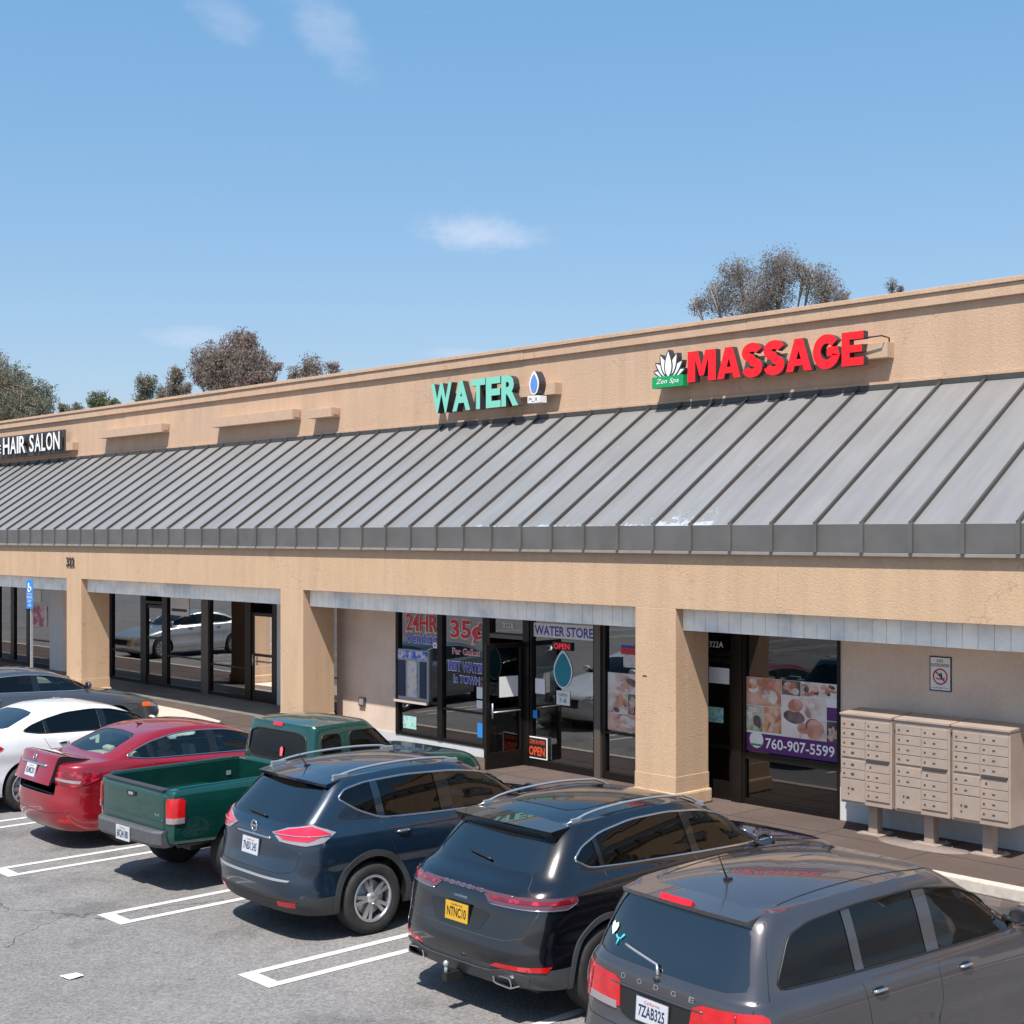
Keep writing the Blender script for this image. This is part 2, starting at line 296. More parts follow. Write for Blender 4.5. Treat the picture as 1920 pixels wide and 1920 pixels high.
# ------------------------------------------------------------------ mesh helpers
class MB:
    def __init__(s): s.v = []; s.f = []; s.m = []; s.mats = []; s.sm = []
    def mi(s, m):
        m = M[m] if isinstance(m, str) else m
        if m not in s.mats: s.mats.append(m)
        return s.mats.index(m)
    def face(s, pts, m, smooth=False):
        i = len(s.v); s.v += [tuple(p) for p in pts]; s.f.append(tuple(range(i, i + len(pts)))); s.m.append(s.mi(m)); s.sm.append(smooth)
    def mesh(s, vs, fs, m, smooth=False):
        i = len(s.v); s.v += [tuple(p) for p in vs]; k = s.mi(m)
        for f in fs: s.f.append(tuple(i + q for q in f)); s.m.append(k); s.sm.append(smooth)
    def box(s, x0, x1, y0, y1, z0, z1, m, T=None, bev=0):
        x0, x1 = min(x0, x1), max(x0, x1); y0, y1 = min(y0, y1), max(y0, y1); z0, z1 = min(z0, z1), max(z0, z1)
        if bev <= 0:
            vs = [(x, y, z) for x in (x0, x1) for y in (y0, y1) for z in (z0, z1)]
            fs = [(0, 1, 3, 2), (4, 6, 7, 5), (0, 4, 5, 1), (2, 3, 7, 6), (0, 2, 6, 4), (1, 5, 7, 3)]
            if T is not None: vs = [T @ Vector(v) for v in vs]
            s.mesh(vs, fs, m)
        else:
            bm = bmesh.new(); bmesh.ops.create_cube(bm, size=1)
            for v in bm.verts: v.co = Vector(((x0 + x1) / 2 + v.co.x * (x1 - x0), (y0 + y1) / 2 + v.co.y * (y1 - y0), (z0 + z1) / 2 + v.co.z * (z1 - z0)))
            bmesh.ops.bevel(bm, geom=list(bm.edges), offset=bev, segments=2, affect='EDGES', profile=.6)
            vs = [v.co.copy() for v in bm.verts]
            if T is not None: vs = [T @ v for v in vs]
            bm.verts.index_update(); fs = [[v.index for v in f.verts] for f in bm.faces]; bm.free()
            s.mesh(vs, fs, m)
    def tube(s, pts, r, m, n=8, closed=False, cap=True):
        pts = [Vector(p) for p in pts]
        rs = r if isinstance(r, (list, tuple)) else [r] * len(pts)
        vs = []; fs = []
        up = Vector((0, 0, 1)); prev = None
        for i, p in enumerate(pts):
            if closed: t = pts[(i + 1) % len(pts)] - pts[i - 1]
            else: t = pts[min(i + 1, len(pts) - 1)] - pts[max(i - 1, 0)]
            if t.length < 1e-9: t = Vector((0, 0, 1))
            t.normalize()
            a = prev if prev is not None else (up if abs(t.z) < .9 else Vector((1, 0, 0)))
            a = (a - t * a.dot(t))
            if a.length < 1e-6: a = t.orthogonal()
            a.normalize(); prev = a; b = t.cross(a)
            for k in range(n):
                q = 2 * math.pi * k / n; vs.append(p + (a * math.cos(q) + b * math.sin(q)) * rs[i])
        L_ = len(pts)
        for i in range(L_ if closed else L_ - 1):
            j = (i + 1) % L_
            for k in range(n): fs.append((i * n + k, i * n + (k + 1) % n, j * n + (k + 1) % n, j * n + k))
        if cap and not closed:
            fs.append(tuple(range(n))[::-1]); fs.append(tuple((L_ - 1) * n + k for k in range(n)))
        s.mesh(vs, fs, m, True)
    def lathe(s, prof, m, T=Matrix(), n=32, closed=False):
        """prof = [(r, h)], axis = local Y"""
        vs = []; fs = []
        for r, h in prof:
            for k in range(n):
                a = 2 * math.pi * k / n; vs.append(T @ Vector((r * math.cos(a), h, r * math.sin(a))))
        P = len(prof)
        for i in range(P if closed else P - 1):
            j = (i + 1) % P
            for k in range(n): fs.append((i * n + k, j * n + k, j * n + (k + 1) % n, i * n + (k + 1) % n))
        s.mesh(vs, fs, m, True)
    def prism(s, poly, fn0, fn1, m, mside=None):
        a = [fn0(p) for p in poly]; b = [fn1(p) for p in poly]; n = len(poly)
        s.face(a, m); s.face(b[::-1], m)
        for i in range(n): s.face([a[i], a[(i + 1) % n], b[(i + 1) % n], b[i]][::-1], mside or m)
    def build(s, name, parent=None, sharp=None, merge=False, norm=False):
        me = bpy.data.meshes.new(name); me.from_pydata(s.v, [], s.f)
        for m in s.mats: me.materials.append(m)
        me.polygons.foreach_set('material_index', s.m); me.polygons.foreach_set('use_smooth', s.sm)
        if merge or norm:
            bm = bmesh.new(); bm.from_mesh(me)
            if merge: bmesh.ops.remove_doubles(bm, verts=bm.verts, dist=1e-5)
            bmesh.ops.recalc_face_normals(bm, faces=bm.faces); bm.to_mesh(me); bm.free()
        if sharp: me.set_sharp_from_angle(angle=R(sharp))
        me.validate(); me.update()
        o = bpy.data.objects.new(name, me); COL.objects.link(o)
        if parent: o.parent = parent
        return o
def empty(name, loc=(0, 0, 0), rz=0):
    o = bpy.data.objects.new(name, None); o.location = loc; o.rotation_euler = (0, 0, rz); o.empty_display_size = .2; COL.objects.link(o); return o
def tag(o, label=None, cat=None, group=None, kind=None):
    for k, v in (('label', label), ('category', cat), ('group', group), ('kind', kind)):
        if v: o[k] = v
    return o
def text_mesh(txt, size=1, offset=0, shear=0, spacing=1, res=3):
    """flat triangulated text in the xy plane, origin at its lower left; returns verts, faces, width, height"""
    cu = bpy.data.curves.new('t', 'FONT'); cu.body = txt; cu.size = size; cu.offset = offset; cu.shear = shear; cu.space_character = spacing
    cu.resolution_u = res; cu.fill_mode = 'BOTH' if False else 'FRONT'
    o = bpy.data.objects.new('t', cu); COL.objects.link(o)
    dg = bpy.context.evaluated_depsgraph_get(); me = bpy.data.meshes.new_from_object(o.evaluated_get(dg))
    vs = [v.co.copy() for v in me.vertices]; fs = [tuple(p.vertices) for p in me.polygons]
    bpy.data.objects.remove(o); bpy.data.curves.remove(cu); bpy.data.meshes.remove(me)
    if not vs: return [], [], 0, 0
    x0 = min(v.x for v in vs); y0 = min(v.y for v in vs); x1 = max(v.x for v in vs); y1 = max(v.y for v in vs)
    return [Vector((v.x - x0, v.y - y0, 0)) for v in vs], fs, x1 - x0, y1 - y0
def put_text(mb, txt, m, x0, x1, z0, z1, y, offset=0, depth=0, mside=None, slope=0, T=None, shear=0):
    """text stretched to fill x0..x1, z0..z1 on the plane y (facing -y); with depth it stands out of the plane"""
    vs, fs, W, Hh = text_mesh(txt, 1, offset, shear)
    if not vs: return
    P = [Vector((x0 + v.x / W * (x1 - x0), y - depth, z0 + v.y / Hh * (z1 - z0) + slope * v.x / W * (x1 - x0))) for v in vs]
    if T is not None: P = [T @ p for p in P]
    mb.mesh(P, fs, m)
    if depth:
        cnt = {}
        for f in fs:
            for a, b in zip(f, f[1:] + f[:1]):
                k = (min(a, b), max(a, b)); cnt.setdefault(k, []).append((a, b))
        for k, e in cnt.items():
            if len(e) == 1:
                a, b = e[0]; A = Vector(P[a]); B = Vector(P[b]); A2 = A + Vector((0, depth, 0)); B2 = B + Vector((0, depth, 0))
                mb.face([A, A2, B2, B], mside or m)

# ------------------------------------------------------------------ ground
g = MB(); g.face([(-900, -700, 0), (700, -700, 0), (700, 900, 0), (-900, 900, 0)], 'asphalt')
tag(g.build('ground'), kind='structure')
sw = MB(); SWZ = .12; KY = 14.32
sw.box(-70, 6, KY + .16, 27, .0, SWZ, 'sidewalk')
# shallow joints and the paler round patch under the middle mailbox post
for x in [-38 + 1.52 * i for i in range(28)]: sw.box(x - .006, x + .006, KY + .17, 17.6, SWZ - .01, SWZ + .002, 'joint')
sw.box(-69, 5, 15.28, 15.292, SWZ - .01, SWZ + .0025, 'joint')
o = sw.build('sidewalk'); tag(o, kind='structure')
M['patch'] = mat('patch', (.19, .15, .13), .85, noise=(18, .1))
pt = MB(); pt.lathe([(.0, SWZ + .006), (.60, SWZ + .006), (.61, SWZ - .01)], 'patch', Matrix.Translation((-9.37, 15.62, 0)) @ Matrix.Rotation(R(90), 4, 'X') @ Matrix.Scale(-1, 4, (0, 0, 0)) if False else Matrix.Translation((-9.37, 15.55, 0)) @ Matrix(((1, 0, 0, 0), (0, 0, .45, 0), (0, 1, 0, 0), (0, 0, 0, 1))), n=40)
tag(pt.build('sidewalk_patch'), kind='structure')
kb = MB()
x = -70
while x < 5:
    kb.box(x + .004, x + 2.99, KY, KY + .158, 0, SWZ + .014, 'concrete', bev=.012); x += 3
tag(kb.build('kerb'), kind='structure')
rp = MB()
rp.mesh([(-32, KY + .17, SWZ + .008), (-24.4, KY + .17, SWZ + .008), (-25.4, KY + 1.0, SWZ + .008), (-27.6, KY + 1.35, SWZ + .008), (-32, KY + 1.45, SWZ + .008)], [(0, 1, 2, 3, 4)], 'concrete')
tag(rp.build('sidewalk_ramp'), kind='structure')
# stall markings: pale double lines closed at the aisle end
PITCH = 2.72
def marking(xc, y0=6.8, y1=12.6, wdt=.51):
    mk = MB(); z = .005; t = .10; hw = wdt / 2
    def strip(x0, x1, a, b, n):
        for i in range(n):
            p = a + (b - a) * i / n; q = a + (b - a) * (i + 1) / n
            mk.face([(x0, p, z), (x1, p, z), (x1, q, z), (x0, q, z)], 'line')
    strip(xc - hw, xc - hw + t, y0 + .16, y1, 1); strip(xc + hw - t, xc + hw, y0 + .16, y1, 1); strip(xc - hw, xc + hw, y0, y0 + .16, 1)
    tag(mk.build('stall_marking'), kind='structure')
for i in range(-3, 12): marking(-13.46 - PITCH * i)
for i in range(-2, 12): marking(-13.0 - PITCH * i, -6.5, -12)

# ------------------------------------------------------------------ shopping centre
bld = empty('shopping_center', (-13, 17, 0))
tag(bld, 'long single-storey beige stucco shopping centre with sloping grey standing-seam metal roof', 'building')
def P(mb, name, parent=None, **k):
    o = mb.build(name, **k); p = parent or bld; o.parent = p
    o.matrix_parent_inverse = Matrix.Translation(-bld.location) if p is bld else Matrix()
    return o
XL, XR = -66, 1.5
WY = 18.08; RZ = 6.10; PZ = 7.46
b = MB(); b.box(XL, XR, WY, WY + .3, 5.5, PZ - .07, 'upper_stucco'); P(b, 'parapet_wall')
b = MB()
b.box(XL, XR, WY - .09, WY + .36, PZ - .07, PZ, 'upper_stucco', bev=.008)
segs = [XL + 5.2 * i for i in range(14)]
for i, x in enumerate(segs):
    x1 = min(x + 5.195, XR); o_ = .003 * ((i * 7) % 3)
    if x < XR: b.box(x, x1, WY - .058 - o_, WY - .001, PZ - .245, PZ - .073, 'upper_stucco', bev=.006)
P(b, 'cornice')
b = MB(); b.box(XL, XR, WY + .3, 40, 6.2, 6.3, 'metal_fascia'); b.box(XL, XR, 39.7, 40, 0, 6.9, 'stucco'); b.box(XR - .25, XR, WY + .3, 39.7, 0, 6.2, 'stucco'); P(b, 'flat_roof')
# sloped metal roof
EY, EZ, FZ = 15.045, 4.08, 3.735
XRIB = -7.84
b = MB()
for i in range(0, int((XR - XL) / .686) + 1):
    x0 = XRIB + .686 * (14 - i - 1); x1 = XRIB + .686 * (14 - i)
    dz = random.uniform(-.002, .002)
    b.face([(x0, EY, EZ + dz), (x1, EY, EZ + dz), (x1, WY - .005, RZ + dz), (x0, WY - .005, RZ + dz)], 'roof_panel')
P(b, 'roof_panels')
b = MB(); b.box(XL, XR, EY, EY + .03, FZ, EZ - .002, 'metal_fascia'); P(b, 'fascia')
rb = MB(); sl_ = math.hypot(WY - EY, RZ - EZ); ang = math.atan2(RZ - EZ, WY - EY)
k = -13
ribs = []
x = XRIB + .686 * 13
while x > XL:
    if x < XR: ribs.append(x)
    x -= .686
for x in ribs:
    T = Matrix.Translation((x, EY, EZ)) @ Matrix.Rotation(ang, 4, 'X')
    rb.box(-.017, .017, -.02, sl_ - .02, 0, .048, 'metal_dark', T=T)
    rb.box(x - .024, x + .024, EY - .04, EY + .0, FZ - .005, EZ + .035, 'metal_fascia')
P(rb, 'standing_seams')
b = MB(); b.box(XL, XR, EY - .02, EY + .054, 3.685, FZ - .005, 'drip', bev=.006); P(b, 'drip_edge')
b = MB(); b.box(XL, XR, WY - .05, WY - .003, RZ - .02, RZ + .055, 'metal_dark'); b.box(XL, XR, WY - .03, WY - .002, RZ + .06, RZ + .10, 'upper_stucco')
for x in ribs: b.box(x - .03, x + .03, WY - .07, WY - .052, RZ - .01, RZ + .06, 'metal_dark')
P(b, 'roof_flashing')
# eave soffit, beam, columns
COLS = [-3.83 - 9.144 * i for i in range(7)]     # right edges of the columns
b = MB(); b.box(XL, XR, 15.1, 15.24, 2.92, 3.70, 'stucco'); P(b, 'beam')
for xr in COLS:
    c = MB(); c.box(xr - .76, xr, 15.1 - .002, 15.82, SWZ, 2.92 - .001, 'stucco', bev=.012)
    c.box(xr - .76 - .006, xr + .006, 15.1 - .007, 15.826, SWZ, .56, 'stucco', bev=.006)
    c.box(xr - .80, xr + .04, 15.06, 15.86, SWZ, .33, 'stucco', bev=.03)
    P(c, 'column')
c = MB(); c.mesh([(-13.60, 15.094, 1.93), (-13.52, 15.094, 1.925), (-13.50, 15.094, 1.94), (-13.57, 15.094, 1.95)], [(0, 1, 2, 3)], 'metal_dark'); P(c, 'chip')
# white slatted valance hanging between the columns, and the walkway ceiling
for i, xr in enumerate(COLS):
    c = MB(); x0 = xr + .002; x1 = xr + 9.144 - .762
    if i == 0: x1 = XR
    c.box(x0, x1, 15.26, 15.285, 2.615, 2.95, 'groove')
    x = x0
    while x < x1:
        x2 = min(x + .205, x1); c.box(x + .003, x2 - .003, 15.25 + random.uniform(0, .002), 15.258, 2.61, 2.95, 'soffit'); x += .205
    P(c, 'valance')
b = MB(); b.box(XL, XR, 15.3, 17.6, 2.72, 2.76, 'soffit'); P(b, 'walkway_ceiling')
# storefront line: walls, panes, frames, doors
SY = 16.15; DY = 17.7; HT = 2.72
b = MB(); b.box(-22.5, -20.63, SY, SY + .2, .30, HT, 'wall_beige'); b.box(-22.5, -22.35, SY + .2, DY, .30, HT, 'wall_beige'); P(b, 'storefront_wall')
b = MB(); b.box(-22.503, -20.63, SY - .012, SY + .19, SWZ, .30, 'wall_white'); b.box(-20.63, -18.14, SY - .012, SY + .1, SWZ, .285, 'wall_white'); P(b, 'storefront_base')
b = MB(); b.box(-10.97, XR - .3, SY, SY + .2, .56, HT, 'wall_beige'); P(b, 'storefront_wall')
b = MB(); b.box(-10.975, XR - .3, SY - .01, SY + .2, SWZ, .56, 'wall_white'); P(b, 'storefront_base')
b = MB(); b.box(-10.97, -10.9, SY + .2, 22, SWZ, HT, 'interior_wall'); b.box(-14.95, -14.85, SY + .2, 22, SWZ, HT, 'interior_wall'); b.box(-22.35, -22.25, DY, 22, SWZ, HT, 'interior_wall')
b.box(XL, XR - .3, 22, 22.1, SWZ, HT, 'interior_wall'); b.box(XL, XR - .3, SY + .21, 22, 2.765, 2.80, 'interior_wall'); b.box(-40.3, -40.2, DY + .1, 22, SWZ, HT, 'interior_wall'); b.box(-36.6, -36.5, DY + .1, 22, SWZ, HT, 'interior_wall')
P(b, 'interior_walls')
b = MB(); b.box(XL, XR - .3, SY + .1, 22, SWZ + .001, SWZ + .012, 'interior_floor'); P(b, 'interior_floor')
def window(x0, x1, z0, z1, y, rail=None, glassm='pane', fw=.05, frame='bronze', bottom=.06, name='window', top=.06, railw=.035):
    """one glazed bay: its frame is the part, the pane a sub-part"""
    f = MB()
    f.box(x0, x0 + fw, y - .03, y + .07, z0, z1, frame); f.box(x1 - fw, x1, y - .03, y + .07, z0, z1, frame)
    f.box(x0 + fw, x1 - fw, y - .025, y + .065, z0, z0 + bottom, frame); f.box(x0 + fw, x1 - fw, y - .025, y + .065, z1 - top, z1, frame)
    if rail is not None:
        for r in (rail if isinstance(rail, (list, tuple)) else [rail]): f.box(x0 + fw, x1 - fw, y - .022, y + .06, r - railw / 2, r + railw / 2, frame)
    fo = P(f, name)
    p = MB(); p.face([(x0 + fw, y + .02, z0 + bottom), (x1 - fw, y + .02, z0 + bottom), (x1 - fw, y + .02, z1 - top), (x0 + fw, y + .02, z1 - top)], glassm)
    po = p.build('pane'); po.parent = fo
    return fo
# water store
window(-20.62, -19.34, .285, HT, SY, rail=.93, fw=.08)
window(-19.34, -18.14, .285, HT, SY, rail=.87, fw=.06)
f = MB(); f.box(-18.14, -17.99, SY - .05, SY + .1, SWZ, HT, 'bronze'); f.box(-17.17, -17.02, SY - .05, SY + .1, SWZ, HT, 'bronze'); f.box(-17.99, -17.17, SY - .05, SY + .1, 2.2, 2.27, 'bronze_brown')
P(f, 'door_frame')
window(-17.99, -17.17, 2.27, HT, SY, fw=.02, bottom=.02)
window(-17.02, -15.51, SWZ, HT, SY, rail=None, fw=.05, bottom=.12)
window(-15.36, -13.78, SWZ, HT, SY, rail=.86, fw=.06, bottom=.12)
f = MB(); f.box(-15.51, -15.38, SY - .06, SY + .1, SWZ, HT, 'bronze_brown'); P(f, 'mullion')
# open door leaf, hinged on its right jamb and swung out over the walk
def door_leaf(hx, hy, ang, wdt, rails, mirror=1, h=2.17, handle=True, glassm='pane_dark'):
    T = Matrix.Translation((hx, hy, 0)) @ Matrix.Rotation(ang, 4, 'Z')
    d = MB(); m_ = mirror
    def bx(a, b_, z0, z1, mt='bronze', y0=-.022, y1=.022): d.box(min(a * m_, b_ * m_), max(a * m_, b_ * m_), y0, y1, z0, z1, mt, T=T)
    bx(0, .07, SWZ + .01, h); bx(wdt - .07, wdt, SWZ + .01, h); bx(.07, wdt - .07, h - .08, h); bx(.07, wdt - .07, SWZ + .01, SWZ + .27)
    for r in rails: bx(.07, wdt - .07, r - .03, r + .03)
    do = P(d, 'door')
    p = MB(); p.mesh([T @ Vector((m_ * q, 0, z)) for q, z in ((.07, SWZ + .27), (wdt - .07, SWZ + .27), (wdt - .07, h - .08), (.07, h - .08))], [(0, 1, 2, 3)], glassm)
    p.build('pane').parent = do
    if handle:
        hm = MB(); a = T @ Vector((m_ * (wdt - .1), -.06, .95)); b_ = T @ Vector((m_ * (wdt - .1), -.06, 1.2)); hm.tube([a, b_], .014, 'galv'); hm.tube([T @ Vector((m_ * .1, -.055, 1.05)), T @ Vector((m_ * (wdt - .1), -.055, 1.05))], .012, 'galv')
        hm.build('door_handle').parent = do
    return do
door_leaf(-17.17, SY - .04, R(87), .80, [1.06], mirror=-1, glassm='pane_leaf')
# massage parlour
f = MB(); f.box(-13.78, -13.72, SY - .05, SY + .1, SWZ, HT, 'bronze'); f.box(-12.79, -12.60, SY - .05, SY + .1, SWZ, HT, 'bronze'); f.box(-13.72, -12.79, SY - .04, SY + .08, 2.2, 2.26, 'bronze')
P(f, 'door_frame')
window(-13.72, -12.79, 2.26, HT, SY, fw=.02, bottom=.02, glassm='pane_dark')
door_leaf(-13.72, SY + .02, 0, .93, [.88], handle=False)
window(-12.60, -10.97, SWZ, HT, SY, rail=.81, fw=.04, bottom=.08, glassm='pane_dark', railw=.09)
# empty shop, set back
dm = 1.096
f = MB(); f.box(-35.25, -34.93, DY - .1, DY + .1, SWZ, HT, 'wall_white'); P(f, 'storefront_wall'); f = MB(); f.box(-26.93, -26.6, DY - .02, DY + .1, SWZ, HT, 'wall_white'); P(f, 'storefront_wall')
window(-34.93, -33.1, SWZ, HT, DY, rail=.92, fw=.13, bottom=.1, glassm='pane_bright')
door_leaf(-33.07, DY + .02, 0, .98, [1.33], handle=False, glassm='pane_bright')
f = MB(); f.box(-33.1, -32.94, DY - .03, DY + .08, SWZ, HT, 'bronze'); f.box(-32.12, -31.9, DY - .03, DY + .08, SWZ, HT, 'bronze'); f.box(-32.94, -32.12, DY - .03, DY + .08, 2.2, 2.27, 'bronze'); f.box(-30.17, -29.85, DY - .05, DY + .08, SWZ, HT, 'bronze_brown'); P(f, 'door_frame')
window(-31.9, -30.17, SWZ, HT, DY, rail=.93, fw=.04, bottom=.1, glassm='pane_bright')
window(-29.85, -28.2, SWZ, HT, DY, rail=.86, fw=.05, bottom=.1, glassm='pane_bright')
f = MB(); f.box(-28.2, -28.0, DY - .03, DY + .08, SWZ, HT, 'bronze'); f.box(-27.1, -26.93, DY - .03, DY + .08, SWZ, HT, 'bronze'); P(f, 'door_frame')
door_leaf(-27.1, DY + .02, 0, .9, [1.2], mirror=-1, glassm='pane_bright')
window(-26.6, -22.5, SWZ, HT, DY, rail=.9, fw=.05, bottom=.1, glassm='pane_bright')
# leftmost shop
window(-46.0, -42.2, SWZ, HT, DY, rail=.9, fw=.07, bottom=.12, glassm='pane_bright')
window(-42.2, -41.1, SWZ, HT, DY, rail=None, fw=.12, bottom=.12, glassm='pane_bright')
window(-41.1, -40.0, SWZ, HT, DY, rail=None, fw=.12, bottom=.12, glassm='pane_bright')
window(-40.0, -38.45, SWZ, HT, DY, rail=.9, fw=.06, bottom=.12, glassm='pane_bright')
f = MB(); f.box(-38.45, -37.6, DY - .08, DY + .1, SWZ, HT, 'wall_white'); P(f, 'storefront_wall'); f = MB(); f.box(-37.6, -35.255, DY - .08, DY + .1, SWZ, HT, 'wall_beige'); P(f, 'storefront_wall')
f = MB(); f.box(XL, -46, DY, DY + .1, SWZ, HT, 'wall_beige'); P(f, 'storefront_wall')
# small steel cover plate low on the beige wall
c = MB(); c.box(-21.74, -21.56, SY - .05, SY - .003, .70, .87, 'bronze_brown', bev=.008); c.box(-21.71, -21.59, SY - .056, SY - .05, .73, .84, 'galv')
tag(c.build('wall_outlet'), 'small grey outlet box low on the beige wall left of the water shop', 'outlet box')
# interior furnishing of the shops
c = MB()
c.box(-20.2, -18.5, 18.6, 19.2, SWZ + .012, 1.1, 'wood', bev=.01); c.box(-20.2, -18.5, 18.55, 19.25, 1.1, 1.14, 'wall_beige')
tag(c.build('shop_counter'), 'brown counter inside the water shop behind the lettered windows', 'counter')
for i in range(3):
    c = MB(); x = -17.0 + i * .75
    c.box(x - .33, x + .33, 20.9, 21.5, SWZ + .012, 1.75, 'blue_panel' if i == 1 else 'galv', bev=.02); c.box(x - .25, x + .25, 20.885, 20.9, .9, 1.6, 'black_gloss'); c.box(x - .25, x + .25, 20.88, 20.9, .3, .75, 'plastic')
    tag(c.build('water_dispenser'), ['steel water dispenser at the back left of the water shop', 'blue water dispenser between two steel ones in the water shop', 'steel water dispenser at the back right of the water shop'][i], 'dispenser', 'dispensers inside the water shop')

# ------------------------------------------------------------------ signs on the parapet
def sign(name, label, loc, cat='sign', group=None):
    return tag(empty(name, loc), label, cat, group)
def PW(mb, name, parent, **k):
    """a part built in world coordinates under an unrotated thing"""
    o = mb.build(name, **k); o.parent = parent; o.matrix_parent_inverse = Matrix.Translation(-Vector(parent.location)) if parent.parent is None else Matrix(); return o
LY = 17.83
def UP(mb):
    k = 18.08 / 17.6
    mb.v = [(x * k, y + .48, 3.95 + (z - 3.95) * k) for x, y, z in mb.v]; return mb
s = sign('shop_sign', 'red channel letters MASSAGE with a lotus panel above the metal roof', (-13.35, WY, 6.4))
r = MB(); r.box(-15.2, -11.06, 17.42, 17.598, 6.46, 6.68, 'raceway', bev=.005); PW(UP(r), 'raceway', s)
adv = [('M', .64), ('A', .52), ('S', .44), ('S', .44), ('A', .52), ('G', .53), ('E', .42)]
tot = sum(a for _, a in adv); x = -14.61; sc_ = (14.61 - 11.34) / tot
def slab(mb, polys, x0, x1, z0, z1, y, depth, m, ms):
    """a block letter given as convex pieces in a unit square; neighbours overlap in depth order"""
    for k, poly in enumerate(polys):
        q = [(x0 + a * (x1 - x0), z0 + b * (z1 - z0)) for a, b in poly]; yy = y - depth - .0006 * k
        mb.prism(q[::-1], lambda p: (p[0], y, p[1]), lambda p: (p[0], yy, p[1]), m, ms)
BLOCK = {'M': [[(0, 0), (.27, 0), (.27, 1), (0, 1)], [(.73, 0), (1, 0), (1, 1), (.73, 1)], [(.2, 1), (.37, 1), (.58, .18), (.42, .18)], [(.63, 1), (.80, 1), (.58, .18), (.42, .18)]],
         'A': [[(0, 0), (.29, 0), (.62, 1), (.34, 1)], [(.71, 0), (1, 0), (.66, 1), (.38, 1)], [(.2, .17), (.8, .17), (.74, .37), (.26, .37)]],
         'E': [[(0, 0), (.36, 0), (.36, 1), (0, 1)], [(.3, 0), (1, 0), (1, .24), (.3, .24)], [(.3, .39), (.93, .39), (.93, .61), (.3, .61)], [(.3, .77), (1, .77), (1, 1), (.3, 1)]]}
def ribbon(mb, path, wdt, x0, x1, z0, z1, y, depth, m, ms):
    P_ = [(x0 + a * (x1 - x0), z0 + b * (z1 - z0)) for a, b in path]; Lf = []; Rt = []
    for i, p in enumerate(P_):
        a = P_[max(i - 1, 0)]; b = P_[min(i + 1, len(P_) - 1)]; d = math.hypot(b[0] - a[0], b[1] - a[1]); nx, nz_ = -(b[1] - a[1]) / d, (b[0] - a[0]) / d
        Lf.append((p[0] + nx * wdt / 2, p[1] + nz_ * wdt / 2)); Rt.append((p[0] - nx * wdt / 2, p[1] - nz_ * wdt / 2))
    for i in range(len(P_) - 1):
        q = [Lf[i], Lf[i + 1], Rt[i + 1], Rt[i]]
        mb.face([(a, y - depth, b) for a, b in q], m)
        mb.face([(Lf[i][0], y - depth, Lf[i][1]), (Lf[i + 1][0], y - depth, Lf[i + 1][1]), (Lf[i + 1][0], y, Lf[i + 1][1]), (Lf[i][0], y, Lf[i][1])], ms)
        mb.face([(Rt[i][0], y - depth, Rt[i][1]), (Rt[i + 1][0], y - depth, Rt[i + 1][1]), (Rt[i + 1][0], y, Rt[i + 1][1]), (Rt[i][0], y, Rt[i][1])], ms)
    for e in (0, -1): mb.face([(Lf[e][0], y - depth, Lf[e][1]), (Rt[e][0], y - depth, Rt[e][1]), (Rt[e][0], y, Rt[e][1]), (Lf[e][0], y, Lf[e][1])], ms)
def arc(cx_, cy_, rx, ry, a0, a1, n=12): return [(cx_ + rx * math.cos(R(a0 + (a1 - a0) * i / n)), cy_ + ry * math.sin(R(a0 + (a1 - a0) * i / n))) for i in range(n + 1)]
for ch, a in adv:
    l_ = MB(); wd = a * sc_; xa, xb, za, zb = x + .004, x + wd - .02, 6.37, 6.855
    if ch in BLOCK: slab(l_, BLOCK[ch], xa, xb, za, zb, 17.40, .12, 'red_letter', 'letter_side')
    elif ch == 'S': ribbon(l_, arc(.5, .735, .33, .17, 15, 180, 12) + arc(.5, .735, .33, .17, 195, 262, 5) + arc(.5, .265, .33, .17, 82, 0, 6) + arc(.5, .265, .33, .17, -15, -168, 12), .135, xa, xb, za, zb, 17.40, .12, 'red_letter', 'letter_side')
    else: ribbon(l_, arc(.5, .5, .36, .385, 38, 345, 22) + [(.85, .50), (.52, .50)], .135, xa, xb, za, zb, 17.40, .12, 'red_letter', 'letter_side')
    PW(UP(l_), 'letter', s); x += wd
p = MB(); p.box(-15.36, -14.70, 17.28, 17.42, 6.33, 6.51, 'green_sign', bev=.004); put_text(p, 'Zen Spa', 'letter_white', -15.27, -14.79, 6.37, 6.47, 17.276, shear=.3); PW(UP(p), 'name_panel', s)
p = MB()   # lotus: a row of pointed petals with a dark outline
def petal(cx_, cz, ang, ln, wd, y, m, grow=0):
    pts = []
    for i in range(9): 
        t = i / 8; pts.append((wd / 2 * math.sin(math.pi * t ** .75) + grow * (1 if 0 < t < 1 else 0), t * (ln + grow) - grow * (1 - t)))
    poly = pts + [(-a, c) for a, c in pts[::-1][1:-1]]
    ca, sa = math.cos(ang), math.sin(ang)
    return [(cx_ + a * ca + c * sa, y, cz - a * sa + c * ca) for a, c in poly]
for a_, ln, wd, y in ((R(72), .34, .12, .0), (R(-72), .34, .12, .0), (R(50), .37, .14, .008), (R(-50), .37, .14, .008), (R(26), .40, .14, .016), (R(-26), .40, .14, .016), (0, .42, .15, .024)):
    q = petal(-15.03, 6.50, a_, ln, wd, 17.33 - y, 'x', .018); q2 = petal(-15.03, 6.50, a_, ln - .01, wd - .015, 17.326 - y, 'x')
    p.face(q[::-1], 'letter_side'); n_ = len(q)
    for i in range(n_):
        A, B = q[i], q[(i + 1) % n_]; p.face([A, B, (B[0], 17.42, B[2]), (A[0], 17.42, A[2])], 'letter_side')
    p.face(q2[::-1], 'letter_white')
PW(UP(p), 'lotus_emblem', s)
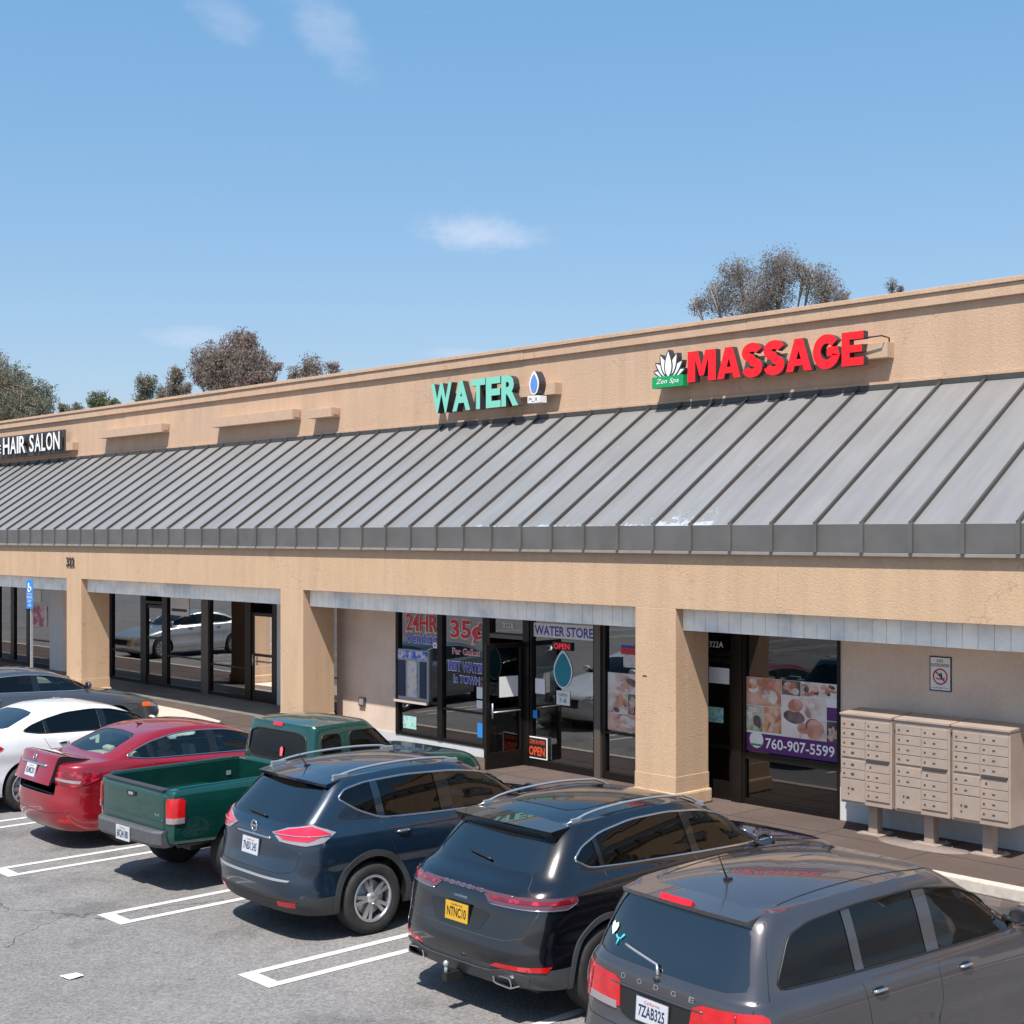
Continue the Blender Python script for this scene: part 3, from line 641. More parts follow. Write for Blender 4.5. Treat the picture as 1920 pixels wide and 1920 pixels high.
p = MB(); p.tube([(-11.6, 17.30, 6.74), (-11.1, 17.33, 6.76), (-11.08, 17.5, 6.74), (-11.07, 17.5, 6.5)], .012, 'black'); PW(UP(p), 'cable', s)

s = sign('shop_sign', 'mint green channel letters WATER with a blue flame-shaped drop above the roof', (-20, WY, 6.4))
r = MB(); r.box(-20.75, -17.76, 17.42, 17.598, 6.43, 6.64, 'raceway', bev=.005); PW(UP(r), 'raceway', s)
x = -20.97
for ch, a in (('W', .63), ('A', .53), ('T', .42), ('E', .42), ('R', .47)):
    l_ = MB(); put_text(l_, ch, 'green_letter', x, x + a - .02, 6.275, 6.835, 17.40, offset=.04, depth=.15, mside='letter_side'); PW(UP(l_), 'letter', s); x += a
def drop_poly(cx_, cz, w_, h_, n=22):
    pts = []
    for i in range(n):
        t = 2 * math.pi * i / n; zz = -math.cos(t); xx = math.sin(t) * (1 if zz < 0 else (1 - .45 * zz ** 1.3))
        pts.append((cx_ + w_ / 2 * xx, cz + h_ * (.5 + .5 * zz)))
    return pts
p = MB()
for poly, y0, y1, m_ in ((drop_poly(-18.1, 6.43, .25, .42), 17.24, 17.42, 'letter_white'), (drop_poly(-18.1, 6.46, .18, .33), 17.233, 17.239, 'blue_letter')):
    M.setdefault('blue_letter', mat('blue_letter', (.11, .25, .58), .4))
    p.prism(poly, lambda q: (q[0], y0, q[1]), lambda q: (q[0], y1, q[1]), m_, 'letter_side')
p.box(-18.26, -17.96, 17.235, 17.42, 6.29, 6.41, 'letter_white'); put_text(p, 'PLX', 'letter_side', -18.23, -17.99, 6.31, 6.385, 17.232)
PW(UP(p), 'drop_emblem', s)

s = sign('shop_sign', 'white channel letters HAIR SALON over a dark sheet standing in for their shadow at the left edge', (-39, WY, 6.4))
r = MB(); r.box(-43.5, -36.6, 17.42, 17.598, 6.28, 6.5, 'raceway', bev=.005); r.box(-43.4, -37.0, 17.38, 17.42, 6.22, 6.86, 'letter_side'); PW(UP(r), 'raceway', s)  # dark sheet behind the letters stands in for their shadow
x = -40.75
for ch, a in (('H', .60), ('A', .56), ('I', .20), ('R', .56), (' ', .26), ('S', .42), ('A', .54), ('L', .36), ('O', .54), ('N', .55)):
    if ch != ' ':
        l_ = MB(); put_text(l_, ch, 'letter_white', x, x + a * .83 - .055, 6.31, 6.80, 17.30, offset=.015, depth=.07, mside='letter_side'); PW(UP(l_), 'letter', s)
    x += a * .83
l_ = MB(); put_text(l_, 'E', 'letter_white', -41.12, -40.9, 6.36, 6.60, 17.30, offset=.015, depth=.07, mside='letter_side'); PW(UP(l_), 'letter', s)
for (x0, x1, z0, z1, lb) in ((-34.9, -31.6, 6.50, 6.72, 'longest empty beige sign raceway, right of the hair salon letters'), (-29.2, -25.85, 6.47, 6.70, 'empty beige sign raceway on the parapet, middle one of the three'), (-25.25, -24.4, 6.44, 6.64, 'short empty beige sign box on the parapet left of the WATER sign')):
    r = MB(); r.box(x0, x1, 17.36, 17.598, z0, z1, 'raceway', bev=.008); r.box(x1 - .001, x1 + .012, 17.41, 17.55, z0 + .05, z1 - .05, 'upper_stucco')
    tag(UP(r).build('sign_raceway'), lb, 'raceway', 'empty sign raceways on the parapet')
c = MB(); put_text(c, '322', 'letter_side', -32.0, -31.58, 3.20, 3.42, 15.085, offset=.02, depth=.012); tag(c.build('house_number'), 'dark number 322 on the beige beam above the leftmost column', 'number')

# ------------------------------------------------------------------ lettering, posters and papers on the glass
GY = SY - .004 + .02     # just outside the panes
def decal(name, label, cat, group=None, parent=None):
    return MB()
def rect(mb, x0, x1, z0, z1, m, y): mb.face([(x0, y, z0), (x1, y, z0), (x1, y, z1), (x0, y, z1)], m)
y = GY - .003
def textdecal(name, label, items, cat='lettering', group='painted lettering on the water shop windows'):
    mb = MB()
    for (t, m_, x0, x1, z0, z1, off, halo) in items:
        if halo: put_text(mb, t, 'paper', x0 - .012, x1 + .012, z0 - .012, z1 + .012, y, offset=off + .03)
        put_text(mb, t, m_, x0, x1, z0, z1, y - .003, offset=off)
    tag(mb.build(name), label, cat, group)
textdecal('window_lettering', 'red 24HR over blue Vending in the leftmost water shop window', [('24HR', 'red_text', -20.36, -19.46, 2.20, 2.52, .03, 1), ('Vending', 'blue_text', -20.36, -19.46, 1.93, 2.17, .02, 1)])
textdecal('window_lettering', 'big red price 35¢ Per Gallon on the window left of the open door', [('35¢', 'red_text', -19.10, -18.26, 2.06, 2.46, .03, 1), ('Per Gallon', 'red_text', -19.04, -18.33, 1.86, 1.95, .01, 1)])
textdecal('window_lettering', 'blue BEST WATER In TOWN on the window left of the open door', [('BEST WATER', 'blue_text', -19.15, -18.2, 1.56, 1.72, .02, 1), ('In TOWN', 'blue_text', -19.0, -18.33, 1.36, 1.48, .02, 1)])
mb = MB(); rect(mb, -17.01 + .04, -15.55, 2.27, 2.50, 'paper', y); put_text(mb, 'WATER STORE', 'blue_text', -16.94, -15.6, 2.30, 2.46, y - .003, offset=.02)
tag(mb.build('window_lettering'), 'blue WATER STORE on a white band right of the open door', 'lettering', 'painted lettering on the water shop windows')
mb = MB(); mb.box(-16.5, -16.06, y - .03, y, 2.08, 2.21, 'black'); M['led'] = mat('led', (.6, .02, .03), .4, emit=(1, .02, .04, .45)); put_text(mb, 'OPEN', 'led', -16.46, -16.1, 2.10, 2.19, y - .033, offset=.01)
tag(mb.build('open_light'), 'small red lit OPEN sign above the teal drop', 'open sign')
mb = MB(); mb.prism(drop_poly(-16.28, 1.46, .44, .62), lambda q: (q[0], y - .002, q[1]), lambda q: (q[0], y, q[1]), 'paper'); mb.prism(drop_poly(-16.28, 1.485, .38, .55), lambda q: (q[0], y - .005, q[1]), lambda q: (q[0], y - .003, q[1]), 'teal')
tag(mb.build('water_drop_sticker'), 'large teal water drop sticker with a pale outline on the glass', 'sticker')
mb = MB(); rect(mb, -16.43, -16.12, 1.19, 1.42, 'paper', y); put_text(mb, 'OPEN', 'letter_side', -16.38, -16.18, 1.33, 1.38, y - .003); put_text(mb, '7-8', 'letter_side', -16.36, -16.2, 1.23, 1.30, y - .003)
tag(mb.build('notice'), 'white notice just below the teal drop sticker', 'notice', 'papers on the shop glass')
mb = MB(); mb.box(-17.08, -16.6, y - .045, y - .035, .26, .62, 'paper'); rect(mb, -17.06, -16.62, .28, .60, 'black', y - .047); put_text(mb, 'OPEN', 'orange', -17.03, -16.65, .31, .46, y - .05, offset=.03); put_text(mb, "COME IN WE'RE", 'orange', -17.03, -16.65, .50, .57, y - .05, offset=.02)
tag(mb.build('open_sign'), "orange and black OPEN board at the foot of the window beside the door", 'open sign')
for x0, x1, z0, z1, m_, lb in ((-16.93, -16.70, 1.33, 1.58, 'paper', 'white paper taped left of the teal drop sticker'), (-20.44, -20.06, .41, .64, 'mint', 'pale green poster in the lowest left pane under the vending machine'), (-18.40, -18.2, 1.12, 1.32, 'paper', 'upper white paper at the right edge of the 35¢ window'), (-18.40, -18.2, .96, 1.09, 'paper', 'lower white paper at the right edge of the 35¢ window'), (-18.38, -18.2, .45, .70, 'blue_sign', 'blue sticker low on the 35¢ window beside the door'), (-17.0, -16.86, .92, 1.05, 'blue_sign', 'round-edged light blue sticker just right of the door hinge'),
                         (-13.25, -12.82, 1.79, 2.02, 'paper', 'white paper on the massage parlour door'), (-13.3, -12.98, 1.22, 1.44, 'mint', 'mint and blue picture low on the massage parlour door')):
    M.setdefault('mint', mat('mint', (.38, .62, .55), .6, var=((.1, .35, .45), 14, .5, .6)))
    mb = MB(); rect(mb, x0, x1, z0, z1, m_, y if x0 < -17.2 or x0 > -16.99 else y - .02)
    if m_ == 'paper':
        for i in range(4): rect(mb, x0 + .03, x1 - .04, z1 - .04 - i * .045, z1 - .03 - i * .045, 'letter_side', (y if x0 < -17.2 or x0 > -16.99 else y - .02) - .002) if z1 - .04 - i * .045 > z0 and x0 > -13 and False else None
    tag(mb.build('notice'), lb, 'notice', 'papers on the shop glass')
T_ = Matrix.Translation((-17.17, SY - .04, 0)) @ Matrix.Rotation(R(87), 4, 'Z')
mb = MB(); mb.mesh([T_ @ Vector((-a, -.0, c)) + Vector((.012, 0, 0)) for a, c in ((.12, 1.28), (.52, 1.28), (.52, 1.62), (.12, 1.62))], [(0, 1, 2, 3)], 'paper'); tag(mb.build('notice'), 'white paper taped to the glass of the open door leaf', 'notice', 'papers on the shop glass')
mb = MB(); put_text(mb, '322B', 'letter_white', -17.72, -17.45, 2.38, 2.46, SY + .01); tag(mb.build('house_number'), 'white unit number above the open water shop door', 'number')
mb = MB(); put_text(mb, '322A', 'letter_white', -13.24, -12.98, 2.31, 2.40, SY + .01, offset=.01); tag(mb.build('house_number'), 'white unit number above the massage parlour door', 'number')
# vending machine window
v = tag(empty('vending_machine', (-20.15, SY, .95)), 'water vending machine front with dark blue side panels in the leftmost window', 'vending machine')
c = MB(); c.box(-20.56, -19.66, SY - .03, SY + .45, .90, 1.86, 'silver_plastic', bev=.01); PW(c, 'cabinet', v)
c = MB(); c.box(-20.53, -19.69, SY - .045, SY - .03, 1.70, 1.84, 'poster_sky', bev=0) if M.setdefault('poster_sky', mat('poster_sky', (.05, .10, .55), .5, var=((.55, .55, .6), 9, .42, .58))) else None; PW(c, 'header', v)
for x0, x1 in ((-20.52, -20.33), (-19.90, -19.72)):
    c = MB(); c.box(x0, x1, SY - .045, SY - .03, 1.0, 1.66, 'navy', bev=0) if M.setdefault('navy', mat('navy', (.012, .03, .08), .3)) else None; PW(c, 'side_panel', v)
c = MB(); c.box(-20.25, -19.98, SY - .045, SY - .03, 1.0, 1.66, 'poster_pale') if M.setdefault('poster_pale', mat('poster_pale', (.62, .55, .50), .6, var=((.25, .35, .6), 11, .5, .65))) else None; PW(c, 'centre_panel', v)
c = MB(); c.box(-20.6, -19.66, SY - .09, SY - .031, .89, .935, 'wall_beige', bev=.005); PW(c, 'shelf', v)
# bucket
bk = MB(); bk.lathe([(0, .0), (.14, .0), (.185, .34), (.195, .345), (.195, .36), (.178, .355), (.135, .02), (0, .02)], 'white', Matrix.Translation((-15.95, SY + .5, SWZ + .014)) @ Matrix(((1, 0, 0, 0), (0, 0, 1, 0), (0, 1, 0, 0), (0, 0, 0, 1))), n=28)
tag(bk.build('bucket', norm=True), 'white plastic bucket standing inside the glass right of the open door', 'bucket')
# picture collages of the massage parlour
def tilemat(name, c1, c2, c3, sc):
    if name in M: return M[name]
    m = mat(name, c1, .5); n = m.node_tree.nodes; l = m.node_tree.links; b = n['Principled BSDF']
    t = n.new('ShaderNodeTexCoord'); x = n.new('ShaderNodeTexNoise'); x.inputs['Scale'].default_value = sc; x.inputs['Detail'].default_value = 2.5; x.inputs['Distortion'].default_value = 1.5
    l.new(t.outputs['Object'], x.inputs['Vector']); r = n.new('ShaderNodeValToRGB'); l.new(x.outputs['Fac'], r.inputs[0])
    e = r.color_ramp.elements; e[0].position = .36; e[0].color = (*c3, 1); e[1].position = .66; e[1].color = (*c2, 1); k = r.color_ramp.elements.new(.47); k.color = (*c1, 1)
    l.new(r.outputs[0], b.inputs['Base Color']); M[name] = m; return m
tilemat('pic_skin', (.58, .30, .22), (.70, .44, .36), (.44, .16, .11), 2.2)
tilemat('pic_flower', (.55, .42, .35), (.70, .62, .58), (.35, .2, .17), 4)
tilemat('pic_dark', (.10, .07, .08), (.22, .14, .12), (.04, .03, .04), 3)
tilemat('pic_white', (.68, .58, .54), (.74, .68, .66), (.56, .42, .37), 2)
tilemat('pic_orange', (.60, .27, .14), (.70, .42, .28), (.42, .14, .07), 4)
tilemat('pic_green', (.30, .33, .22), (.50, .52, .42), (.10, .14, .07), 5)
def collage(name, label, x0, x1, z0, z1, tiles, y):
    mb = MB(); rect(mb, x0, x1, z0, z1, 'paper', y)
    for a, c, d, e, m_ in tiles:
        X0 = x0 + (x1 - x0) * a; X1 = x0 + (x1 - x0) * c; Z0 = z0 + (z1 - z0) * d; Z1 = z0 + (z1 - z0) * e
        mb.face([(X0 + .004, y - .002, Z0 + .004), (X1 - .004, y - .002, Z0 + .004), (X1 - .004, y - .002, Z1 - .004), (X0 + .004, y - .002, Z1 - .004)], m_)
        rr = random.Random(int(X0 * 100)); pal = {'pic_skin': ('pic_orange', 'pic_white', 'pic_flower', 'pic_skin'), 'pic_white': ('pic_skin', 'pic_dark', 'pic_skin', 'pic_flower'), 'pic_green': ('pic_white', 'pic_flower', 'pic_dark'), 'pic_orange': ('pic_skin', 'pic_flower'), 'pic_flower': ('pic_skin', 'pic_dark', 'pic_orange'), 'pic_dark': ('pic_flower', 'pic_skin')}.get(m_, ())
        for k in range(7 if pal else 0):      # soft rounded figures, flowers and towels
            w2 = (X1 - X0) * rr.uniform(.10, .26); h2 = (Z1 - Z0) * rr.uniform(.08, .24); cx_ = rr.uniform(X0 + w2 + .01, X1 - w2 - .01); cz_ = rr.uniform(Z0 + h2 + .01, Z1 - h2 - .01); ang = rr.uniform(-.4, .4)
            mb.face([(min(X1 - .006, max(X0 + .006, cx_ + w2 * math.cos(t) - .3 * h2 * math.sin(t) * math.sin(ang))), y - .0024 - .0002 * k, min(Z1 - .006, max(Z0 + .006, cz_ + h2 * math.sin(t) + w2 * math.cos(t) * math.sin(ang) * .6))) for t in [2 * math.pi * j / 18 for j in range(18)]], pal[k % len(pal)])
    return mb
PXY = y
mb = collage('poster', '', -12.56, -11.0, .88, 1.93, [(0, .39, .62, 1, 'pic_skin'), (.39, .6, .80, 1, 'pic_dark'), (.6, .8, .80, 1, 'pic_flower'), (.8, 1, .80, 1, 'pic_white'), (0, .19, .27, .62, 'pic_green'), (.19, .39, .27, .62, 'pic_orange'), (.39, .87, .24, .80, 'pic_white'), (.87, 1, .52, .70, 'purple'), (.87, 1, .24, .52, 'pic_dark')], PXY)
rect(mb, -12.56, -11.0, .88, 1.14, 'purple', PXY - .004)
cc = [( -12.38 + .12 * math.cos(2 * math.pi * i / 24), PXY - .006, 1.05 + .12 * math.sin(2 * math.pi * i / 24)) for i in range(24)]; mb.face(cc, 'paper')
rect(mb, -12.47, -12.29, .96, .99, 'green_sign', PXY - .008)
put_text(mb, '760-907-5599', 'letter_white', -12.22, -11.07, .94, 1.09, PXY - .007, offset=.015)
tag(mb.build('poster'), 'massage picture collage with a purple strip reading 760-907-5599', 'poster')
mb = collage('poster', '', -15.28, -13.85, .90, 1.80, [(0, .45, .66, 1, 'pic_white'), (.45, 1, .66, 1, 'pic_skin'), (0, .3, .3, .66, 'pic_flower'), (.3, .45, .3, .66, 'pic_dark'), (0, .45, 0, .3, 'pic_skin'), (.45, .75, 0, .66, 'pic_green'), (.75, 1, 0, .66, 'pic_white')], PXY)
tag(mb.build('poster'), 'pale massage picture collage in the window half hidden by the column', 'poster')
mb = MB(); rect(mb, -15.0, -14.6, 2.1, 2.2, 'red_text', y); rect(mb, -15.0, -14.6, 2.2, 2.24, 'blue_text', y); rect(mb, -14.95, -14.6, 1.9, 2.1, 'poster_pale', y)
tag(mb.build('notice'), 'small red and blue notice above the pale collage beside the column', 'notice', 'papers on the shop glass')
# the empty shop's glass and the left shop's notices
mb = MB(); rect(mb, -31.75, -30.85, 1.95, 2.5, 'paper', DY + .012); rect(mb, -31.7, -30.95, 2.05, 2.12, 'letter_side', DY + .01)
tag(mb.build('notice'), 'pale real-estate notice high on the empty shop window', 'notice', 'papers on the shop glass')
mb = MB(); mb.box(-31.6, -30.9, 18.6, 18.7, .6, 1.35, 'blue_panel'); tag(mb.build('blue_board'), 'blue board standing inside the empty shop', 'board')
for x0, x1, z0, z1, m_, lb in ((-39.85, -39.2, 2.0, 2.35, 'paper', 'white sheet high in the leftmost shop window'), (-39.8, -38.8, 1.3, 1.9, 'poster_pink', 'pink and white posters in the leftmost shop window')):
    M.setdefault('poster_pink', mat('poster_pink', (.5, .12, .22), .6, var=((.6, .55, .55), 5, .45, .55)))
    mb = MB(); rect(mb, x0, x1, z0, z1, m_, DY + .012); tag(mb.build('notice'), lb, 'notice', 'papers on the shop glass')
# sign on the wall above the mailboxes
s = sign('wall_sign', 'small white NO SKATEBOARDING sign with a red crossed circle above the mailboxes', (-9.47, SY, 2.2))
c = MB(); c.box(-9.625, -9.32, SY - .012, SY - .003, 1.97, 2.41, 'black'); c.box(-9.61, -9.335, SY - .016, SY - .012, 1.985, 2.395, 'paper'); PW(c, 'board', s)
c = MB(); put_text(c, 'NO', 'letter_side', -9.52, -9.43, 2.335, 2.375, SY - .018, offset=.01); put_text(c, 'SKATEBOARDING', 'letter_side', -9.60, -9.345, 2.28, 2.32, SY - .018, offset=.01)
put_text(c, 'VIOLATORS SUBJECT TO FINE', 'letter_side', -9.59, -9.355, 2.0, 2.02, SY - .018)
c.tube([(-9.53, SY - .019, 2.135), (-9.50, SY - .019, 2.125), (-9.44, SY - .019, 2.125), (-9.41, SY - .019, 2.14)], .007, 'black', n=5); c.tube([(-9.49, SY - .02, 2.17), (-9.46, SY - .02, 2.20), (-9.45, SY - .02, 2.14)], .010, 'black', n=5)
ring = [(-9.472 + .095 * math.cos(2 * math.pi * i / 28), SY - .02, 2.155 + .095 * math.sin(2 * math.pi * i / 28)) for i in range(28)]
c.tube(ring, .009, 'red_text', closed=True, n=6); c.tube([(-9.54, SY - .021, 2.22), (-9.405, SY - .021, 2.09)], .008, 'red_text', n=6); PW(c, 'symbol', s)
# blue access parking sign on its post
s = sign('parking_sign', 'blue accessible-parking sign on a thin galvanised post by the leftmost column', (-32.05, 14.25, 0))
c = MB(); c.box(-32.075, -32.025, 14.22, 14.27, SWZ - .12, 2.92, 'galv'); PW(c, 'post', s)
c = MB(); c.box(-32.22, -31.88, 14.195, 14.205, 2.22, 2.90, 'blue_sign', bev=.003); rect(c, -32.20, -31.90, 2.56, 2.57, 'letter_white', 14.192)
c.tube([(-32.09, 14.19, 2.82), (-32.09, 14.19, 2.72), (-31.99, 14.19, 2.72), (-31.96, 14.19, 2.64)], .014, 'letter_white', n=5)
c.tube([(-32.05 + .07 * math.cos(a), 14.19, 2.68 + .07 * math.sin(a)) for a in [R(q) for q in range(120, 360, 20)]], .011, 'letter_white', n=5)
put_text(c, 'PARKING', 'letter_white', -32.19, -31.91, 2.46, 2.52, 14.192); put_text(c, 'ONLY', 'letter_white', -32.15, -31.95, 2.37, 2.43, 14.192); put_text(c, 'VAN', 'letter_white', -32.13, -31.97, 2.27, 2.33, 14.192); PW(c, 'board', s)

# ------------------------------------------------------------------ cluster mailboxes
for k, xc in enumerate((-10.15, -9.35, -8.565)):
    bx = tag(empty('cluster_mailbox', (xc, 15.72, SWZ)), ['tan cluster mailbox nearest the massage window, leftmost of three', 'middle tan cluster mailbox, its post on the pale round patch', 'tan cluster mailbox showing its open right side, farthest from the massage window'][k], 'mailbox', 'cluster mailboxes by the shop wall')
    def L_(mb, name, par=None): o = mb.build(name); o.parent = par or bx; return o
    z0, z1, hw, yf, yb = .39, 1.52, .376, -.22, .24
    c = MB(); c.box(-hw, hw, yf, yb, z0, z1, 'mailbox', bev=.008); L_(c, 'cabinet')
    c = MB(); c.mesh([(-hw - .006, yf - .02, z1), (hw + .006, yf - .02, z1), (hw + .006, yb + .01, z1 + .004), (-hw - .006, yb + .01, z1 + .004), (-hw - .006, yf - .02, z1 + .022), (hw + .006, yf - .02, z1 + .022), (hw + .006, yb + .01, z1 + .05), (-hw - .006, yb + .01, z1 + .05)], [(0, 3, 2, 1), (4, 5, 6, 7), (0, 1, 5, 4), (1, 2, 6, 5), (2, 3, 7, 6), (3, 0, 4, 7)], 'mailbox'); L_(c, 'hood')
    c = MB(); c.box(-.065, .065, -.065, .065, .02, z0, 'mailbox', bev=.006); L_(c, 'pedestal')
    c = MB(); c.box(-.17, .17, -.17, .17, 0, .02, 'mailbox', bev=.004)
    for a in (-.13, .13):
        for d in (-.13, .13): c.box(a - .012, a + .012, d - .012, d + .012, .02, .035, 'galv')
    L_(c, 'base_plate')
    def door(x0, x1, za, zb, kind):
        d = MB(); d.box(x0 + .004, x1 - .004, yf - .014, yf - .002, za + .004, zb - .004, 'mailbox', bev=.003)
        zc = (za + zb) / 2
        if kind == 'slot': d.box(x0 + .03, x0 + .055, yf - .018, yf - .014, zc - .012, zc + .010, 'mail_dark'); d.box(x0 + .15, x0 + .185, yf - .018, yf - .014, zc - .009, zc + .009, 'mail_dark') if k != 0 or x0 > -.1 else d.box(x0 + .145, x0 + .19, yf - .018, yf - .014, zc - .014, zc + .014, 'mail_dark')
        elif kind == 'parcel': d.box(x0 + .10, x0 + .12, yf - .018, yf - .014, zc + .01, zc + .035, 'mail_dark'); d.box(x0 + .15, x0 + .19, yf - .018, yf - .014, zc + .005, zc + .03, 'mail_dark'); d.box(x0 + .10, x0 + .12, yf - .018, yf - .014, zc - .06, zc - .04, 'mail_dark')
        elif kind == 'outgoing': d.box(x0 + .06, x0 + .085, yf - .018, yf - .014, zc - .02, zc + .01, 'mail_dark')
        L_(d, 'compartment_door')
    zt = z1 - .055; hh = .121
    for i in range(6):
        off = .03 if i >= 4 else 0
        door(-hw + .02, -.005, zt - hh * (i + 1) - off, zt - hh * i - off, 'slot')
    door(-hw + .02, -.005, z0 + .03, zt - hh * 6 - .03 - .005, 'parcel')
    for i in range(4): door(.005, hw - .02, zt - hh * (i + 1), zt - hh * i, 'slot')
    c = MB(); c.box(.01, hw - .03, yf - .03, yf - .002, zt - hh * 4 - .022, zt - hh * 4 - .003, 'mail_dark'); L_(c, 'outgoing_slot')
    door(.005, hw - .02, zt - hh * 5 - .035, zt - hh * 4 - .025, 'outgoing')
    for i in range(3): door(.005, hw - .02, zt - .035 - hh * (5 + i + 1) * 1.0, zt - .035 - hh * (5 + i), 'slot')
# litter
c = MB(); c.mesh([(-12.02, 5.60, .012), (-11.86, 5.62, .012), (-11.87, 5.76, .02), (-12.0, 5.75, .014)], [(0, 1, 2, 3)], 'paper'); tag(c.build('paper_scrap'), 'white scrap of paper lying on the open asphalt', 'paper scrap')

# ------------------------------------------------------------------ cars
# local frame of a car: +x forward from the rear bumper, -y its right side, z up from the ground
def catmull(rows, sub, ten=.38):
    out = []
    n = len(rows)
    for i in range(n - 1):
        p0 = rows[max(i - 1, 0)]; p1 = rows[i]; p2 = rows[i + 1]; p3 = rows[min(i + 2, n - 1)]
        for k in range(sub):
            t = k / sub; t2 = t * t; t3 = t2 * t
            h = (2 * t3 - 3 * t2 + 1, t3 - 2 * t2 + t, -2 * t3 + 3 * t2, t3 - t2)
            def tg(a, b, c):
                u, v = b - a, c - b
                if u * v <= 0: return 0.0
                return math.copysign(min(ten * abs(c - a), 1.6 * abs(u), 1.6 * abs(v)), c - a)
            out.append([h[0] * b + h[1] * (tg(a, b, c) if i else 0.5 * (c - b)) + h[2] * c + h[3] * (tg(b, c, d) if i < n - 2 else .5 * (c - b)) for a, b, c, d in zip(p0, p1, p2, p3)])
    out.append(list(rows[-1])); return out
def half_ring(xr, zr, xf, zf, w_, clr, clf, arch, n=3.2, M1=15, M2=26):
    a = xf - xr; clr = min(clr, a * .5); clf = min(clf, a * .5)
    def cap(cl):
        raw = []
        for i in range(121):
            t = math.pi / 2 * i / 120
            raw.append((cl * (1 - math.cos(t * 1.0) ** (2 / n)) if False else cl - cl * abs(math.cos(t)) ** (2 / n), w_ * abs(math.sin(t)) ** (2 / n)))
        d = [0]
        for p, q in zip(raw, raw[1:]): d.append(d[-1] + math.hypot(p[0] - q[0], p[1] - q[1]))
        out = []; j = 0
        for i in range(M1 + 1):
            s_ = d[-1] * i / M1
            while j < 119 and d[j + 1] < s_: j += 1
            f_ = (s_ - d[j]) / max(d[j + 1] - d[j], 1e-9); out.append((raw[j][0] + (raw[j + 1][0] - raw[j][0]) * f_, raw[j][1] + (raw[j + 1][1] - raw[j][1]) * f_))
        return out
    R_ = cap(clr); F_ = cap(clf)
    pts = [(xr + x, y) for x, y in R_]
    for i in range(1, M2): pts.append((xr + clr + (a - clr - clf) * i / M2, w_))
    pts += [(xf - x, y) for x, y in F_[::-1]]
    out = []
    for x, y in pts:
        t = (x - xr) / max(a, 1e-6); bow = 1 - .018 * (2 * t - 1) ** 2
        out.append((x, y * bow, zr + (zf - zr) * t + arch * 4 * t * (1 - t)))
    return out
def ring_mesh(mb, rows, sub, mats, n=3.2):
    """rows: (xr, zr, xf, zf, halfwidth, cap_rear, cap_front, arch); mats[i] = material between row i and i+1"""
    R_ = catmull(rows, sub); vs = []; fs = []; base = None
    for r in R_:
        h = half_ring(*r[:8], n=n); full = [(x, -y, z) for x, y, z in h] + [(x, y, z) for x, y, z in h[1:-1][::-1]]
        vs.append(full)
    ke = len(rows) - 4; e_ = rows[ke]; tp = rows[-1]      # one smooth crown over the roof, inside the roof-edge ring
    crown = (tp[1] + tp[3]) / 2 + tp[7] - ((e_[1] + e_[3]) / 2 + e_[7])
    for i in range(ke * sub, len(vs)):
        q = []
        for x, y, z in vs[i]:
            t = min(1, max(0, (x - e_[0]) / (e_[2] - e_[0]))); rho = min(1, (abs(2 * t - 1) ** 3.0 + min(1, abs(y) / e_[4]) ** 3.0) ** (1 / 3.0))
            q.append((x, y, e_[1] + (e_[3] - e_[1]) * t + e_[7] * 4 * t * (1 - t) + crown * (1 - rho ** 2.0)))
        vs[i] = q
    K = len(vs[0]); flat = [p for r in vs for p in r]
    for i in range(len(vs) - 1):
        m_ = mats[min(i // sub, len(mats) - 1)]
        f_ = [(i * K + k, i * K + (k + 1) % K, (i + 1) * K + (k + 1) % K, (i + 1) * K + k) for k in range(K)]
        fs.append((m_, f_))
    i0 = len(mb.v); mb.v += flat
    for m_, f_ in fs:
        q = mb.mi(m_)
        for f in f_: mb.f.append(tuple(i0 + a for a in f)); mb.m.append(q); mb.sm.append(True)
    mb.f.append(tuple(i0 + k for k in range(K))[::-1]); mb.m.append(mb.mi(mats[0])); mb.sm.append(False)
    mb.f.append(tuple(i0 + (len(vs) - 1) * K + k for k in range(K))); mb.m.append(mb.mi(mats[-1])); mb.sm.append(True)
CUT = .13
def chaikin(p, it=2, closed=True):
    for _ in range(it):
        q = []
        n = len(p)
        for i in range(n if closed else n - 1):
            a, b = p[i], p[(i + 1) % n]; q += [(a[0] * (1 - CUT) + b[0] * CUT, a[1] * (1 - CUT) + b[1] * CUT), (a[0] * CUT + b[0] * (1 - CUT), a[1] * CUT + b[1] * (1 - CUT))]
        if not closed: q = [p[0]] + q + [p[-1]]
        p = q
    return p
def clip(poly, a, b, c):
    """keep the part of poly where a*u + b*v + c >= 0"""
    out = []
    for i in range(len(poly)):
        p, q = poly[i], poly[(i + 1) % len(poly)]; dp = a * p[0] + b * p[1] + c; dq = a * q[0] + b * q[1] + c
        if dp >= 0: out.append(p)
        if (dp >= 0) != (dq >= 0): t = dp / (dp - dq); out.append((p[0] + (q[0] - p[0]) * t, p[1] + (q[1] - p[1]) * t))
    return out
def inside(pt, poly):
    c = False; j = len(poly) - 1
    for i in range(len(poly)):
        a, b = poly[i], poly[j]
        if (a[1] > pt[1]) != (b[1] > pt[1]) and pt[0] < (b[0] - a[0]) * (pt[1] - a[1]) / (b[1] - a[1]) + a[0]: c = not c
        j = i
    return c
